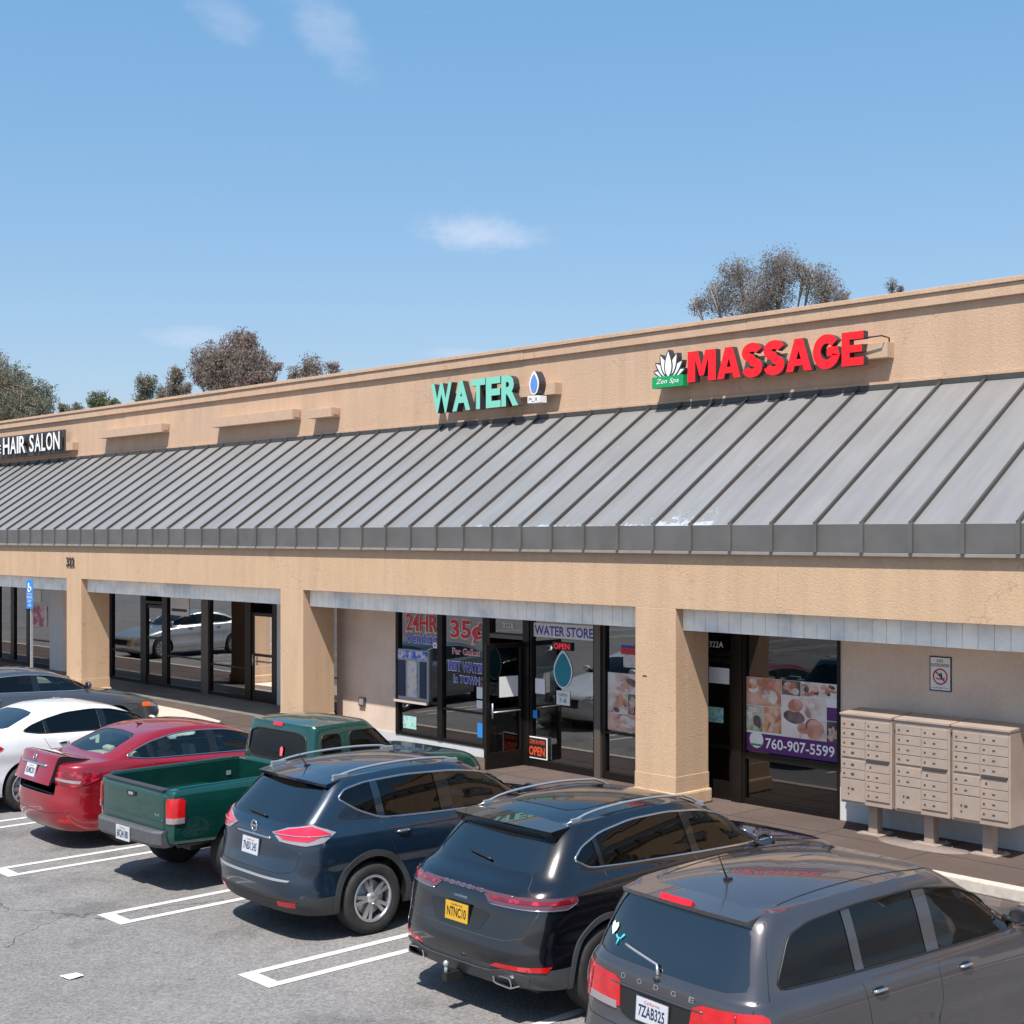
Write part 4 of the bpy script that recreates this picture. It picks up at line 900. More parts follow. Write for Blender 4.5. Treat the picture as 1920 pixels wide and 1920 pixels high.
def fill(poly, step):
    pts = []
    n = len(poly)
    for i in range(n):
        a, b = poly[i], poly[(i + 1) % n]; d = math.hypot(a[0] - b[0], a[1] - b[1]); k = max(1, int(d / step))
        for j in range(k): pts.append((a[0] + (b[0] - a[0]) * j / k, a[1] + (b[1] - a[1]) * j / k))
    nb = len(pts); u0 = min(p[0] for p in pts); u1 = max(p[0] for p in pts); v0 = min(p[1] for p in pts); v1 = max(p[1] for p in pts)
    V = [Vector(p) for p in pts]; u = u0 + step / 2
    while u < u1:
        v = v0 + step / 2
        while v < v1:
            if inside((u, v), pts):
                if min((u - p[0]) ** 2 + (v - p[1]) ** 2 for p in pts) > (step * .45) ** 2: V.append(Vector((u, v)))
            v += step
        u += step
    r = delaunay_2d_cdt(V, [(i, (i + 1) % nb) for i in range(nb)], [], 1, 1e-5)
    fs = [f for f in r[2] if inside(((r[0][f[0]][0] + r[0][f[1]][0] + r[0][f[2]][0]) / 3, (r[0][f[0]][1] + r[0][f[1]][1] + r[0][f[2]][1]) / 3), pts)]
    return r[0], fs, nb
def frame_of(kind, side=-1, corner=(0, 0), ang=45):
    """projection frames: origin, right vector, up vector, ray direction"""
    if kind == 'rear': return Vector((-2, 0, 0)), Vector((0, -1, 0)), Vector((0, 0, 1)), Vector((1, 0, 0))
    if kind == 'front': return Vector((8, 0, 0)), Vector((0, 1, 0)), Vector((0, 0, 1)), Vector((-1, 0, 0))
    if kind == 'side': return Vector((0, 2 * side, 0)), Vector((1, 0, 0)), Vector((0, 0, 1)), Vector((0, -side, 0))
    if kind == 'top': return Vector((0, 0, 3)), Vector((1, 0, 0)), Vector((0, 1, 0)), Vector((0, 0, -1))
    c, s = math.cos(R(ang)), math.sin(R(ang))      # rear corner: ray turns from +x towards the middle
    D = Vector((c, -side * s, 0)); U = Vector((s * (-side) * (-1) * -1, 0, 0)) if False else Vector((s, side * c, 0))
    return Vector((corner[0], corner[1] * side, 0)) - D * 2, U, Vector((0, 0, 1)), D
class Car:
    def __init__(s, name, label, cat, rows, mats, L_, W_, pos, rot=0, n=3.2, group=None, scale=(1, 1, 1)):
        s.root = tag(empty(name, (pos[0], pos[1], 0), R(90 - rot)), label, cat, group); s.root.scale = scale; s.L = L_; s.W = W_; s.cut = []
        s.rows = rows; s.n = n
        s.mb = MB(); ring_mesh(s.mb, rows, 4, mats, n)
        s.bv = BVHTree.FromPolygons([Vector(v) for v in s.mb.v], s.mb.f)
    def hit(s, fr, u, v):
        O, U, V_, D = fr; o = O + U * u + V_ * v; loc, nor, i, d = s.bv.ray_cast(o, D, 6)
        if loc is None:
            loc, nor, i, d = s.bv.find_nearest(o + D * 2.2)
        if nor.dot(D) > 0: nor = -nor
        return loc, nor
    def part(s, mb, name, parent=None, **k):
        o = mb.build(name, **k); o.parent = parent or s.root; return o
    def patch(s, name, fr, poly, m, off=.004, step=.06, parent=None, skirt=True, build=True, mb=None, thick=.012):
        vs, fs, nb = fill(poly, step); mb2 = mb or MB(); P_ = []; Q_ = []
        for v in vs:
            l_, n_ = s.hit(fr, v[0], v[1]); P_.append(l_ + n_ * off); Q_.append(l_ + n_ * (off - thick))
        O, U, V_, D = fr
        ff = []
        for f in fs:
            nn = (P_[f[1]] - P_[f[0]]).cross(P_[f[2]] - P_[f[0]]); ff.append(tuple(f) if nn.dot(D) < 0 else tuple(f)[::-1])
        mb2.mesh(P_, ff, m, True)
        if skirt:
            cnt = {}
            for f in ff:
                for a, b in zip(f, f[1:] + f[:1]): cnt.setdefault((min(a, b), max(a, b)), []).append((a, b))
            for e in cnt.values():
                if len(e) == 1: a, b = e[0]; mb2.face([P_[a], Q_[a], Q_[b], P_[b]], m)
        if build: return s.part(mb2, name, parent)
        return mb2
    def line(s, fr, pts, r, m, off=0, closed=False, mb=None, step=.05, n=6):
        q = []
        k_ = len(pts)
        for i in range(k_ if closed else k_ - 1):
            a, b = pts[i], pts[(i + 1) % k_]; d = math.hypot(a[0] - b[0], a[1] - b[1]); k = max(1, int(d / step))
            for j in range(k): q.append((a[0] + (b[0] - a[0]) * j / k, a[1] + (b[1] - a[1]) * j / k))
        if not closed: q.append(pts[-1])
        P_ = [(lambda t: t[0] + t[1] * off)(s.hit(fr, *p)) for p in q]
        mb = mb or MB(); mb.tube(P_, r, m, n=n, closed=closed); return mb
    def window(s, fr, poly, m, depth=(.0, 1.0), name='window', trim=None, trim_r=.008, inset=.006):
        """cuts the opening out of the body and sets a pane in it"""
        O, U, V_, D = fr; d0, d1 = depth
        c = MB(); a = [O + U * p[0] + V_ * p[1] + D * d0 for p in poly]; b = [O + U * p[0] + V_ * p[1] + D * d1 for p in poly]; n_ = len(a)
        c.v = [tuple(p) for p in a + b]; c.f = [tuple(range(n_)), tuple(range(n_, 2 * n_))[::-1]] + [(i + n_, (i + 1) % n_ + n_, (i + 1) % n_, i)[::1] for i in range(n_)]
        c.m = [c.mi('black')] * len(c.f); c.sm = [False] * len(c.f); s.cut.append(c)
        o = s.patch(name, fr, poly, m, off=-inset, step=.07, skirt=False)
        if trim:
            mb = s.line(fr, poly, trim_r, trim, off=-.001, closed=True, step=.06); s.part(mb, 'trim', o)
        return o
    def cutbox(s, x0, x1, y0, y1, z0, z1, m='black', bev=0):
        c = MB(); c.box(x0, x1, y0, y1, z0, z1, m, bev=bev); s.cut.append(c)
    def cutcyl(s, x, z, r, y0, y1, m='black'):
        c = MB(); n_ = 36
        a = [(x + r * math.cos(2 * math.pi * i / n_), y0, z + r * math.sin(2 * math.pi * i / n_)) for i in range(n_)]; b = [(p[0], y1, p[2]) for p in a]
        c.v = a + b; c.f = [tuple(range(n_)), tuple(range(n_, 2 * n_))[::-1]] + [(i + n_, (i + 1) % n_ + n_, (i + 1) % n_, i) for i in range(n_)]
        c.m = [c.mi(m)] * len(c.f); c.sm = [True] * len(c.f); s.cut.append(c)
    def cavity(s, rows, m='plastic'):
        c = MB(); ring_mesh(c, rows, 3, [m], s.n); s.cut.insert(0, c)
    def finish(s, name='body', extra=None, sharp=32):
        body = s.mb.build('tmp_body', norm=True); tmp = []
        for c in s.cut:
            o = c.build('tmp_cut', norm=True); tmp.append(o)
            md = body.modifiers.new('b', 'BOOLEAN'); md.operation = 'DIFFERENCE'; md.object = o; md.solver = 'EXACT'; md.material_mode = 'TRANSFER'
        dg = bpy.context.evaluated_depsgraph_get(); dg.update()
        me = bpy.data.meshes.new_from_object(body.evaluated_get(dg)); me.name = name
        bpy.data.objects.remove(body)
        for o in tmp: bpy.data.objects.remove(o)
        me.set_sharp_from_angle(angle=R(sharp))
        o = bpy.data.objects.new(name, me); COL.objects.link(o); o.parent = s.root; return o
    def cab_rows(s, rows, t=.035, xr=None, xf=None):
        return rows
    def wheel(s, x, side, r, rim, style='five', width=.22, inset=.015, yw=None):
        yo = side * ((yw or s.W / 2) - inset)
        wm = bpy.data.objects.new('wheel', None)
        T = Matrix.Translation((x, yo, r)) @ (Matrix.Scale(1, 4) if side > 0 else Matrix.Rotation(math.pi, 4, 'Z'))
        # +y of the wheel frame points outwards
        t = MB(); hw = width / 2; k = r
        t.lathe([(rim, -.01), (rim + .012, 0), (k - .045, .006), (k - .02, -.004), (k - .004, -.022), (k, -.05), (k, -hw), (k, -width + .05), (k - .004, -width + .022), (k - .03, -width), (rim, -width)], 'rubber', T, n=40)
        for i in range(4): t.lathe([(k + .0008, -.06 - i * .04), (k - .004, -.062 - i * .04), (k - .004, -.068 - i * .04), (k + .0008, -.07 - i * .04)], 'black', T, n=40)
        w_o = s.part(t, 'wheel')
        m = MB(); m.lathe([(rim + .002, -.004), (rim - .006, .004), (rim - .022, -.004), (rim - .026, -.03), (rim - .03, -width + .03), (rim - .03, -width)], 'alloy', T, n=40)
        m.lathe([(.001, -.085), (rim - .03, -.085)], 'black', T, n=32)
        cnt, fork = {'five': (5, True), 'ten': (10, False), 'six': (6, False), 'steel': (7, False)}[style]
        for i in range(cnt):
            a = 2 * math.pi * i / cnt + .3
            for df in ((-.17, .17) if fork else (0,)):
                A = T @ Matrix.Rotation(a, 4, 'Y'); B = Matrix.Rotation(df, 4, 'Y')
                w0, w1 = (.030, .028) if fork else (.032, .040)
                if style == 'six': w0, w1 = .045, .035
                if style == 'steel': w0, w1 = .05, .06
                pts = []
                for rr, ww, yy in ((.05, w0 * .7, -.018), (rim * .55, w0 * .6, -.014), (rim - .012, w1 * .62, -.012)):
                    for sx in (-1, 1):
                        q = Vector((sx * ww, yy, rr)); 
                        qq = (A @ B @ q) if rr > .06 else (A @ (Matrix.Rotation(df * .45, 4, 'Y') @ q)); pts.append(qq)
                        q2 = Vector((sx * ww * 1.1, yy - .03, rr)); pts.append((A @ B @ q2) if rr > .06 else (A @ (Matrix.Rotation(df * .45, 4, 'Y') @ q2)))
                for j in range(2):
                    b = j * 4; m.mesh(pts[b:b + 8], [(0, 2, 6, 4), (0, 4, 5, 1), (2, 3, 7, 6)], 'alloy')
        m.lathe([(.001, -.006), (.03, -.006), (.034, -.012), (.062, -.016), (.066, -.05)], 'alloy', T, n=20)
        bpy.data.objects.remove(wm)
        s.part(m, 'rim', w_o, norm=False)
        d = MB(); d.lathe([(.05, -.075), (rim * .72, -.075), (rim * .74, -.085)], 'galv', T, n=28); s.part(d, 'brake_disc', w_o)
    def wheels(s, xr, xf, r, rim, style, arch=.06, yw=None, width=.22, depth=.30):
        for x in (xr, xf):
            for sd in (-1, 1):
                s.wheel(x, sd, r, rim, style, width, yw=yw)
                y0, y1 = sorted((sd * (s.W / 2 - depth), sd * (s.W / 2 + .3))); s.cutcyl(x, r + .01, r + arch, y0, y1)
    def plate(s, y0, z, txt, w_=.31, h=.155, yellow=False, tilt=8, m=None, xoff=.012):
        l_, n_ = s.hit(frame_of('rear'), -y0, z)
        T = Matrix.Translation((l_.x - xoff, y0, z)) @ Matrix.Rotation(R(tilt), 4, 'Y') @ Matrix(((0, 1, 0, 0), (-1, 0, 0, 0), (0, 0, 1, 0), (0, 0, 0, 1)))
        p = MB(); p.box(-w_ / 2 - .008, w_ / 2 + .008, -.004, .006, -h / 2 - .008, h / 2 + .008, 'black' if yellow else 'chrome', T=T)
        p.box(-w_ / 2, w_ / 2, -.008, -.004, -h / 2, h / 2, 'plate_yellow' if yellow else 'plate_white', T=T)
        put_text(p, txt, 'black' if yellow else 'navy', -w_ * .42, w_ * .42, -h * .30, h * .22, -.0095, offset=.02, T=T)
        put_text(p, 'California', 'red_text' if not yellow else 'black', -w_ * .25, w_ * .25, h * .30, h * .42, -.0095, T=T)
        s.part(p, 'license_plate')
    def text(s, fr, txt, u0, u1, v0, v1, m, name='badge', off=.004, offset=.01, parent=None, skew=0):
        vs, fs, W_, H_ = text_mesh(txt, 1, offset); mb = MB(); P_ = []
        for v in vs:
            u = u0 + v.x / W_ * (u1 - u0); l_, n_ = s.hit(fr, u, v0 + v.y / H_ * (v1 - v0) + skew * (u - u0)); P_.append(l_ + n_ * off)
        mb.mesh(P_, fs, m); return s.part(mb, name, parent)
    def handle(s, side, x, z, m='chrome', ln=.17):
        fr = frame_of('side', side); mb = MB(); P_ = []
        for i in range(9):
            t = i / 8; l_, n_ = s.hit(fr, x + ln * t, z + .006 * math.sin(math.pi * t)); P_.append(l_ + n_ * (.004 + .028 * math.sin(math.pi * t) ** .5))
        mb.tube(P_, [.008] + [.012] * 7 + [.008], m, n=8)
        s.part(mb, 'door_handle')
        c = s.patch('handle_cup', fr, chaikin([(x + .03, z - .03), (x + ln - .03, z - .03), (x + ln - .03, z + .025), (x + .03, z + .025)]), 'black', off=.0015, step=.05, skirt=False)
    def mirror(s, side, x, z, m, w_=.22):
        fr = frame_of('side', side); l_, n_ = s.hit(fr, x, z)
        T = Matrix.Translation((x, l_.y + side * .13, z + .04)); mb = MB()
        bm = bmesh.new(); bmesh.ops.create_uvsphere(bm, u_segments=18, v_segments=12, radius=1)
        for v in bm.verts:
            c = v.co; c.x = c.x * .07 if c.x > 0 else max(c.x * .05, -.02); c.y *= .10; c.z *= .07
        bm.verts.index_update(); mb.mesh([T @ v.co for v in bm.verts], [[v.index for v in f.verts] for f in bm.faces], m, True); bm.free()
        mb.tube([l_ - Vector((0, side * .02, 0)), (x, l_.y + side * .07, z + .01)], [.035, .02], 'black', n=8)
        o = s.part(mb, 'side_mirror')
        g_ = MB(); g_.mesh([T @ Vector((-.022, a, b)) for a, b in ((-.075, -.04), (.075, -.04), (.075, .042), (-.075, .042))], [(0, 1, 2, 3)], 'chrome'); s.part(g_, 'mirror_glass', o)
    def seats(s, xs, zc, col='seat_grey', head=True, zfloor=.45):
        M.setdefault('seat_grey', mat('seat_grey', (.12, .12, .12), .9)); M.setdefault('seat_tan', mat('seat_tan', (.32, .30, .25), .85)); M.setdefault('seat_black', mat('seat_black', (.02, .02, .022), .8))
        for i, (x, bench) in enumerate(xs):
            if bench:
                mb = MB(); mb.box(x - .05, x + .45, -.62, .62, zfloor, zfloor + .18, col, bev=.04); T = Matrix.Translation((x, 0, zfloor + .14)) @ Matrix.Rotation(R(-18), 4, 'Y'); mb.box(-.07, .07, -.62, .62, 0, zc, col, T=T, bev=.04)
                for y in (-.38, .38): mb.box(-.05, .05, y - .13, y + .13, zc + .02, zc + .17, col, T=T, bev=.03)
                s.part(mb, 'seat')
            else:
                for y in (-.38, .38):
                    mb = MB(); mb.box(x - .05, x + .45, y - .24, y + .24, zfloor, zfloor + .18, col, bev=.04); T = Matrix.Translation((x, y, zfloor + .14)) @ Matrix.Rotation(R(-16), 4, 'Y'); mb.box(-.06, .06, -.23, .23, 0, zc, col, T=T, bev=.04)
                    mb.box(-.05, .05, -.13, .13, zc + .03, zc + .20, col, T=T, bev=.035); s.part(mb, 'seat')
        return
    def dash(s, x, z, yw=.62):
        mb = MB(); mb.box(x, x + .35, -yw, yw, z - .35, z, 'plastic', bev=.05); s.part(mb, 'dashboard')
        w_ = MB(); T = Matrix.Translation((x - .12, .38, z - .05)) @ Matrix.Rotation(R(68), 4, 'Y')
        w_.tube([T @ Vector((.18 * math.cos(2 * math.pi * i / 24), .18 * math.sin(2 * math.pi * i / 24), 0)) for i in range(24)], .016, 'black', closed=True); w_.tube([T @ Vector((0, 0, 0)), (x + .05, .38, z - .12)], .03, 'black'); w_.tube([T @ Vector((0, -.17, 0)), T @ Vector((0, .17, 0))], .014, 'black'); s.part(w_, 'steering_wheel')
M.setdefault('navy', mat('navy', (.012, .03, .08), .3))
REAR = frame_of('rear'); RS = frame_of('side', -1); LS = frame_of('side', 1); TOP = frame_of('top'); FRONT = frame_of('front')
def mir(poly): return poly + [(-a, b) for a, b in poly[::-1]]
def inset_rows(rows, i0, floor, t=.045, xf_lim=9, xr_lim=0, wmax=9):
    """inner cavity following the outer rows from index i0 up"""
    out = []
    r0 = rows[i0]
    for zf_ in floor: out.append([max(r0[0] + t * 2, xr_lim), zf_, min(r0[2] - t, xf_lim), zf_, min(r0[4] - t * 1.3, wmax), r0[5], r0[6], 0])
    for k, r in enumerate(rows[i0:]):
        last = k == len(rows) - i0 - 1
        out.append([max(r[0] + t, xr_lim), r[1] - (t if k > 2 else .0), min(r[2] - t, xf_lim), r[3] - (t if k > 2 else .0), max(min(r[4] - t, wmax), .015), r[5], r[6], r[7]])
    return out
def seams(car, side, vert, horiz=(), r=.0035):
    fr = frame_of('side', side)
    mb = MB()
    for pts in list(vert) + list(horiz): car.line(fr, pts, r, 'black', off=-.001, mb=mb)
    return car.part(mb, 'door_seam')
def arch_poly(x, z, r0, r1, zmin):
    a0 = math.asin(max(-1, min(1, (zmin - z) / r1)))
    o_ = [(x + r1 * math.cos(a), z + r1 * math.sin(a)) for a in [a0 + (math.pi - 2 * a0) * i / 30 for i in range(31)]]
    a1 = math.asin(max(-1, min(1, (zmin - z) / r0)))
    i_ = [(x + r0 * math.cos(a), z + r0 * math.sin(a)) for a in [a1 + (math.pi - 2 * a1) * i / 30 for i in range(31)]]
    return o_ + i_[::-1]

# ---- dark blue crossover
def blue_suv():
    L_, W_ = 4.63, 1.84; h = W_ / 2
    M['blue_paint'] = paint('blue_paint', (.008, .022, .044), .35, .26)
    rows = [(.40, .27, L_ - .45, .24, h * .80, .4, .5, 0), (.16, .27, L_ - .20, .22, h * .95, .45, .55, 0), (.05, .36, L_ - .08, .32, h * .985, .5, .65, 0), (.015, .46, L_ - .02, .42, h * .995, .5, .7, 0),
            (.0, .56, L_, .52, h * .985, .5, .72, 0), (.015, .67, L_ - .01, .62, h * .975, .5, .75, 0), (.055, .80, L_ - .04, .74, h, .48, .8, 0), (.075, .93, L_ - .12, .84, h * .99, .46, .85, .01),
            (.095, 1.02, L_ - .30, .92, h * .965, .42, .9, .02), (.12, 1.08, L_ - .75, 1.01, h * .935, .38, .8, .012), (.15, 1.11, L_ - 1.22, 1.08, h * .91, .34, .6, 0), (.20, 1.17, L_ - 1.34, 1.13, h * .89, .30, .55, 0),
            (.37, 1.33, L_ - 1.72, 1.33, h * .84, .28, .5, .01), (.52, 1.47, L_ - 2.08, 1.49, h * .775, .26, .5, .02), (.58, 1.525, L_ - 2.28, 1.55, h * .715, .30, .5, .03), (.68, 1.55, L_ - 2.42, 1.575, h * .62, .35, .5, .042), (.98, 1.57, L_ - 2.6, 1.59, h * .40, .35, .4, .045), (1.5, 1.58, L_ - 2.75, 1.60, h * .06, .1, .1, .04)]
    mats = ['plastic', 'plastic', 'plastic'] + ['blue_paint'] * 15
    c = Car('suv', 'dark blue crossover with silver roof rails and pink-red pentagon tail lights', 'car', rows, mats, L_, W_, (-12.08, 7.57), rot=1.5, scale=(.97, .95, 1), group='cars parked nose to the shops')
    c.cavity(inset_rows(rows, 9, (.5, .8), t=.05, xf_lim=L_ - 1.3, xr_lim=.25))
    c.wheels(.96, 3.66, .355, .232, 'five', )
    dlo = chaikin([(.62, 1.36), (.84, 1.23), (1.12, 1.125), (1.9, 1.095), (2.9, 1.07), (3.42, 1.06), (3.22, 1.17), (2.86, 1.33), (2.50, 1.43), (2.1, 1.485), (1.5, 1.505), (.98, 1.485), (.72, 1.44)], 2)
    for sd in (-1, 1):
        fr = frame_of('side', sd)
        for a, b, g_, g2 in ((0, 1.06, 'tint', 0), (1.15, 1.90, 'tint', 0), (2.03, 9, 'clear', 0)):
            q = clip(clip(dlo, 1, .12, -a - .15), -1, -.12, b + .15)
            c.window(fr, q, g_, depth=(.8, 1.55), name='side_window')
        c.patch('pillar_trim', fr, clip(clip(dlo, 1, .12, -1.90 - .13), -1, -.12, 2.03 + .17), 'black_gloss', off=.003, step=.06, skirt=False)
        mb = c.line(fr, dlo, .011, 'chrome', off=.001, closed=True); c.part(mb, 'window_trim')
        seams(c, sd, [[(1.10, 1.10), (1.16, .95), (1.30, .70), (1.36, .45)], [(1.96, 1.08), (1.97, .8), (1.94, .42)], [(3.15, 1.0), (3.18, .75), (3.12, .42)]], [[(1.36, .42), (3.12, .40)]])
        c.handle(sd, 1.26, .975); c.handle(sd, 2.2, .965)
        for xw in (.96, 3.66): c.patch('wheel_arch_trim', fr, arch_poly(xw, .365, .412, .475, .30), 'plastic', off=.010, step=.05)
        c.patch('sill_trim', fr, [(1.42, .27), (3.2, .27), (3.2, .40), (1.42, .40)], 'plastic', off=.008, step=.09)
        # tail light wrapping round the rear corner
        q = frame_of('corner', sd, (.05, .84), 50)
        sg = 1 if sd < 0 else 1
        tl = [(-.27, 1.045), (-.18, .975), (.10, .955), (.27, .98), (.38, 1.06), (.16, 1.145), (-.10, 1.10)]
        o = c.patch('tail_light', q, tl, 'clear_lens', off=.012, step=.045)
        c.patch('red_lens', q, [(-.24, 1.05), (-.14, 1.0), (.12, .995), (.33, 1.055), (.15, 1.13), (-.09, 1.088)], 'dark_lens2', off=.017, step=.045, parent=o)
        mb = c.line(q, [(-.25, 1.035), (.33, 1.04)], .005, 'clear_lens', off=.019); c.part(mb, 'light_bar', o)
        c.mirror(sd, 3.22, 1.12, 'blue_paint')
        y_ = sd * .60
        mb = MB(); P_ = []
        for i in range(15):
            t = i / 14; x = .62 + 1.75 * t; l_, n_ = c.hit(TOP, x, y_); P_.append(l_ + Vector((0, 0, .038 * min(1, 6 * t, 6 * (1 - t)) + .006)))
        mb.tube(P_, [.008] + [.014] * 13 + [.008], 'silver_plastic', n=8)
        for x in (.75, 2.2): l_, n_ = c.hit(TOP, x, y_); mb.box(x - .09, x + .09, y_ - .016, y_ + .016, l_.z - .02, l_.z + .035, 'silver_plastic', bev=.008)
        c.part(mb, 'roof_rail')
    rg = chaikin(mir([(-.60, 1.135), (-.70, 1.16), (-.635, 1.41), (-.57, 1.465)]), 1)
    c.window(REAR, rg, 'tint_rear', depth=(2.0, 2.85), name='rear_window')
    spoiler(c, .72, .44, 1.525, .66, 'blue_paint', .60, 1.46)
    c.cut_rear = None
    w_ = MB(); c.line(REAR, [(.10, 1.155), (-.26, 1.17)], .011, 'black', off=.012, mb=w_); c.part(w_, 'wiper')
    c.plate(.0, .87, '7NBX 245', tilt=6, xoff=.012)
    mb = c.line(REAR, [(-.34, .985), (.34, .985)], .012, 'chrome', off=.006); c.part(mb, 'chrome_strip')
    mb = MB(); l_, _ = c.hit(REAR, 0, 1.06); mb.tube([(l_.x - .012, .052 * math.cos(a), 1.06 + .052 * math.sin(a)) for a in [2 * math.pi * i / 20 for i in range(20)]], .009, 'chrome', closed=True); mb.box(l_.x - .018, l_.x, -.066, .066, 1.05, 1.07, 'chrome', bev=.003); c.part(mb, 'emblem')
    c.text(REAR, 'S', -.66, -.63, .80, .84, 'chrome'); c.text(REAR, 'AWD', -.68, -.60, .85, .88, 'chrome')
    c.patch('bumper_step_sheen', REAR, chaikin([(-.66, .605), (.66, .605), (.70, .63), (-.70, .63)], 1), 'galv', off=.003, step=.06)  # pale strip that paints the sheen line along the bumper
    mb = MB(); c.line(REAR, [(-.76, .90), (-.72, .72), (-.58, .68), (.58, .68), (.72, .72), (.76, .90)], .0035, 'black', mb=mb); c.line(REAR, [(-.76, .42), (.76, .42)], .003, 'black', mb=mb); c.part(mb, 'panel_gap')
    for sd in (-1, 1): c.patch('reflector', frame_of('corner', sd, (.05, .84), 35), [(-.26, .36), (-.04, .36), (-.04, .41), (-.26, .41)], 'red_lens', off=.006)
    mb = MB(); l_, _ = c.hit(TOP, .80, .10); mb.tube([l_, l_ + Vector((-.10, 0, .14))], [.007, .003], 'black'); mb.box(l_.x - .02, l_.x + .04, .09, .13, l_.z - .01, l_.z + .015, 'black', bev=.005); c.part(mb, 'antenna')
    for sd in (-1, 1): c.patch('headlight', frame_of('front'), [(sd * .55, .70), (sd * .84, .74), (sd * .84, .82), (sd * .60, .80)], 'clear_lens', off=.005)
    c.patch('grille', FRONT, [(-.45, .55), (.45, .55), (.45, .76), (-.45, .76)], 'black', off=.004)
    ws = chaikin(mir([(-.70, 1.16), (-.62, 1.50)]), 1); c.window(FRONT, ws, 'clear', depth=(4.2, 5.6), name='windshield')
    c.seats([(1.15, True), (2.05, False)], .55); c.dash(3.0, 1.0)
    c.part(under(L_, W_), 'underbody')
    c.finish(); return c
def under(L_, W_, z=.22):
    mb = MB(); mb.box(.45, L_ - .5, -W_ / 2 + .36, W_ / 2 - .36, z - .02, z + .12, 'black'); mb.tube([(.3, -.5, z + .05), (1.2, -.5, z + .05)], .03, 'plastic'); return mb
M['dark_lens2'] = mat('dark_lens2', (.62, .015, .05), .08, 0, .5, 1, noise=(14, .2))

def spoiler(c, x_attach, x_tip, z_tip, hw, m, xin, zin, droop=.03, sweep=.10, th=.03):
    sp = MB(); n_ = 13; A = []; B = []; C_ = []; D_ = []
    for i in range(n_):
        y = -hw + 2 * hw * i / (n_ - 1); q = (y / hw) ** 2
        l_, _ = c.hit(TOP, x_attach, y * .97); A.append((x_attach - .01, y, l_.z + .003)); k = x_tip + sweep * q
        B.append((k, y, z_tip - droop * q)); C_.append((k + .012, y, z_tip - th - droop * q)); D_.append((xin, y, zin))
    vs = A + B + C_ + D_; fs = []
    for j in range(3):
        for i in range(n_ - 1): fs.append((j * n_ + i, (j + 1) * n_ + i, (j + 1) * n_ + i + 1, j * n_ + i + 1))
    sp.mesh(vs, fs[:n_ - 1], m, True); sp.mesh(vs, fs[n_ - 1:2 * n_ - 2], m, False); sp.mesh(vs, fs[2 * n_ - 2:], 'black_gloss', False)
    for i in (0, n_ - 1): sp.mesh([A[i], B[i], C_[i], D_[i]], [(0, 1, 2, 3)], m)
    return c.part(sp, 'spoiler')
def rails(c, x0, x1, y0, m='silver_plastic', hgt=.035, r=.012):
    for sd in (-1, 1):
        mb = MB(); P_ = []
        for i in range(17):
            t = i / 16; x = x0 + (x1 - x0) * t; l_, n_ = c.hit(TOP, x, sd * y0); P_.append(l_ + Vector((0, 0, hgt * min(1, 7 * t, 7 * (1 - t)) + .004)))
        mb.tube(P_, [r * .6] + [r] * 15 + [r * .6], m, n=8)
        for x in (x0 + .12, x1 - .12): l_, n_ = c.hit(TOP, x, sd * y0); mb.box(x - .06, x + .06, sd * y0 - .012, sd * y0 + .012, l_.z - .02, l_.z + hgt - .004, m, bev=.006)
        c.part(mb, 'roof_rail')
def antenna(c, x, y, ln=.18, r=.006, back=.10):
    mb = MB(); l_, _ = c.hit(TOP, x, y); mb.tube([l_, l_ + Vector((-back, 0, ln))], [r, r * .4], 'black'); mb.box(l_.x - .03, l_.x + .04, y - .02, y + .02, l_.z - .01, l_.z + .018, 'black', bev=.006); c.part(mb, 'antenna')
def sides(c, dlo, panes, paint_, handles, seam, sill, trim='chrome', trim_r=.010, mirror_at=None, depth=(.8, 1.6), arch=None, arch_m='plastic', wheels_x=(), wr=.35, handle_m='chrome', sill_m='plastic', sill_box=None, pillar='black_gloss'):
    for sd in (-1, 1):
        fr = frame_of('side', sd)
        for a, b, g_ in panes:
            q = clip(clip(dlo, 1, .12, -a - .14), -1, -.12, b + .14)
            c.window(fr, q, g_, depth=depth, name='side_window')
        for (a0, a1, _), (b0, b1, _2) in zip(panes, panes[1:]):
            if pillar: c.patch('pillar_trim', fr, clip(clip(dlo, 1, .12, -a1 - .14), -1, -.12, b0 + .14), pillar, off=.002, step=.06, skirt=False)
        if trim: c.part(c.line(fr, dlo, trim_r, trim, off=.001, closed=True), 'window_trim')
        seams(c, sd, seam, sill)
        for x, z in handles: c.handle(sd, x, z, m=handle_m)
        if arch:
            for xw in wheels_x: c.patch('wheel_arch_trim', fr, arch_poly(xw, wr + .01, wr + arch[0], wr + arch[1], arch[2]), arch_m, off=.009, step=.05)
        if sill_box: c.patch('sill_trim', fr, [(sill_box[0], sill_box[2]), (sill_box[1], sill_box[2]), (sill_box[1], sill_box[3]), (sill_box[0], sill_box[3])], sill_m, off=.008, step=.09)
        if mirror_at: c.mirror(sd, mirror_at[0], mirror_at[1], paint_)
def front_end(c, z0=.55, z1=.74, lamp=((.55, .66), (.84, .70), (.84, .80), (.60, .78))):
    for sd in (-1, 1): c.patch('headlight', FRONT, [(sd * a, b) for a, b in lamp], 'clear_lens', off=.005)
    c.patch('grille', FRONT, [(-.42, z0), (.42, z0), (.42, z1), (-.42, z1)], 'black', off=.004)

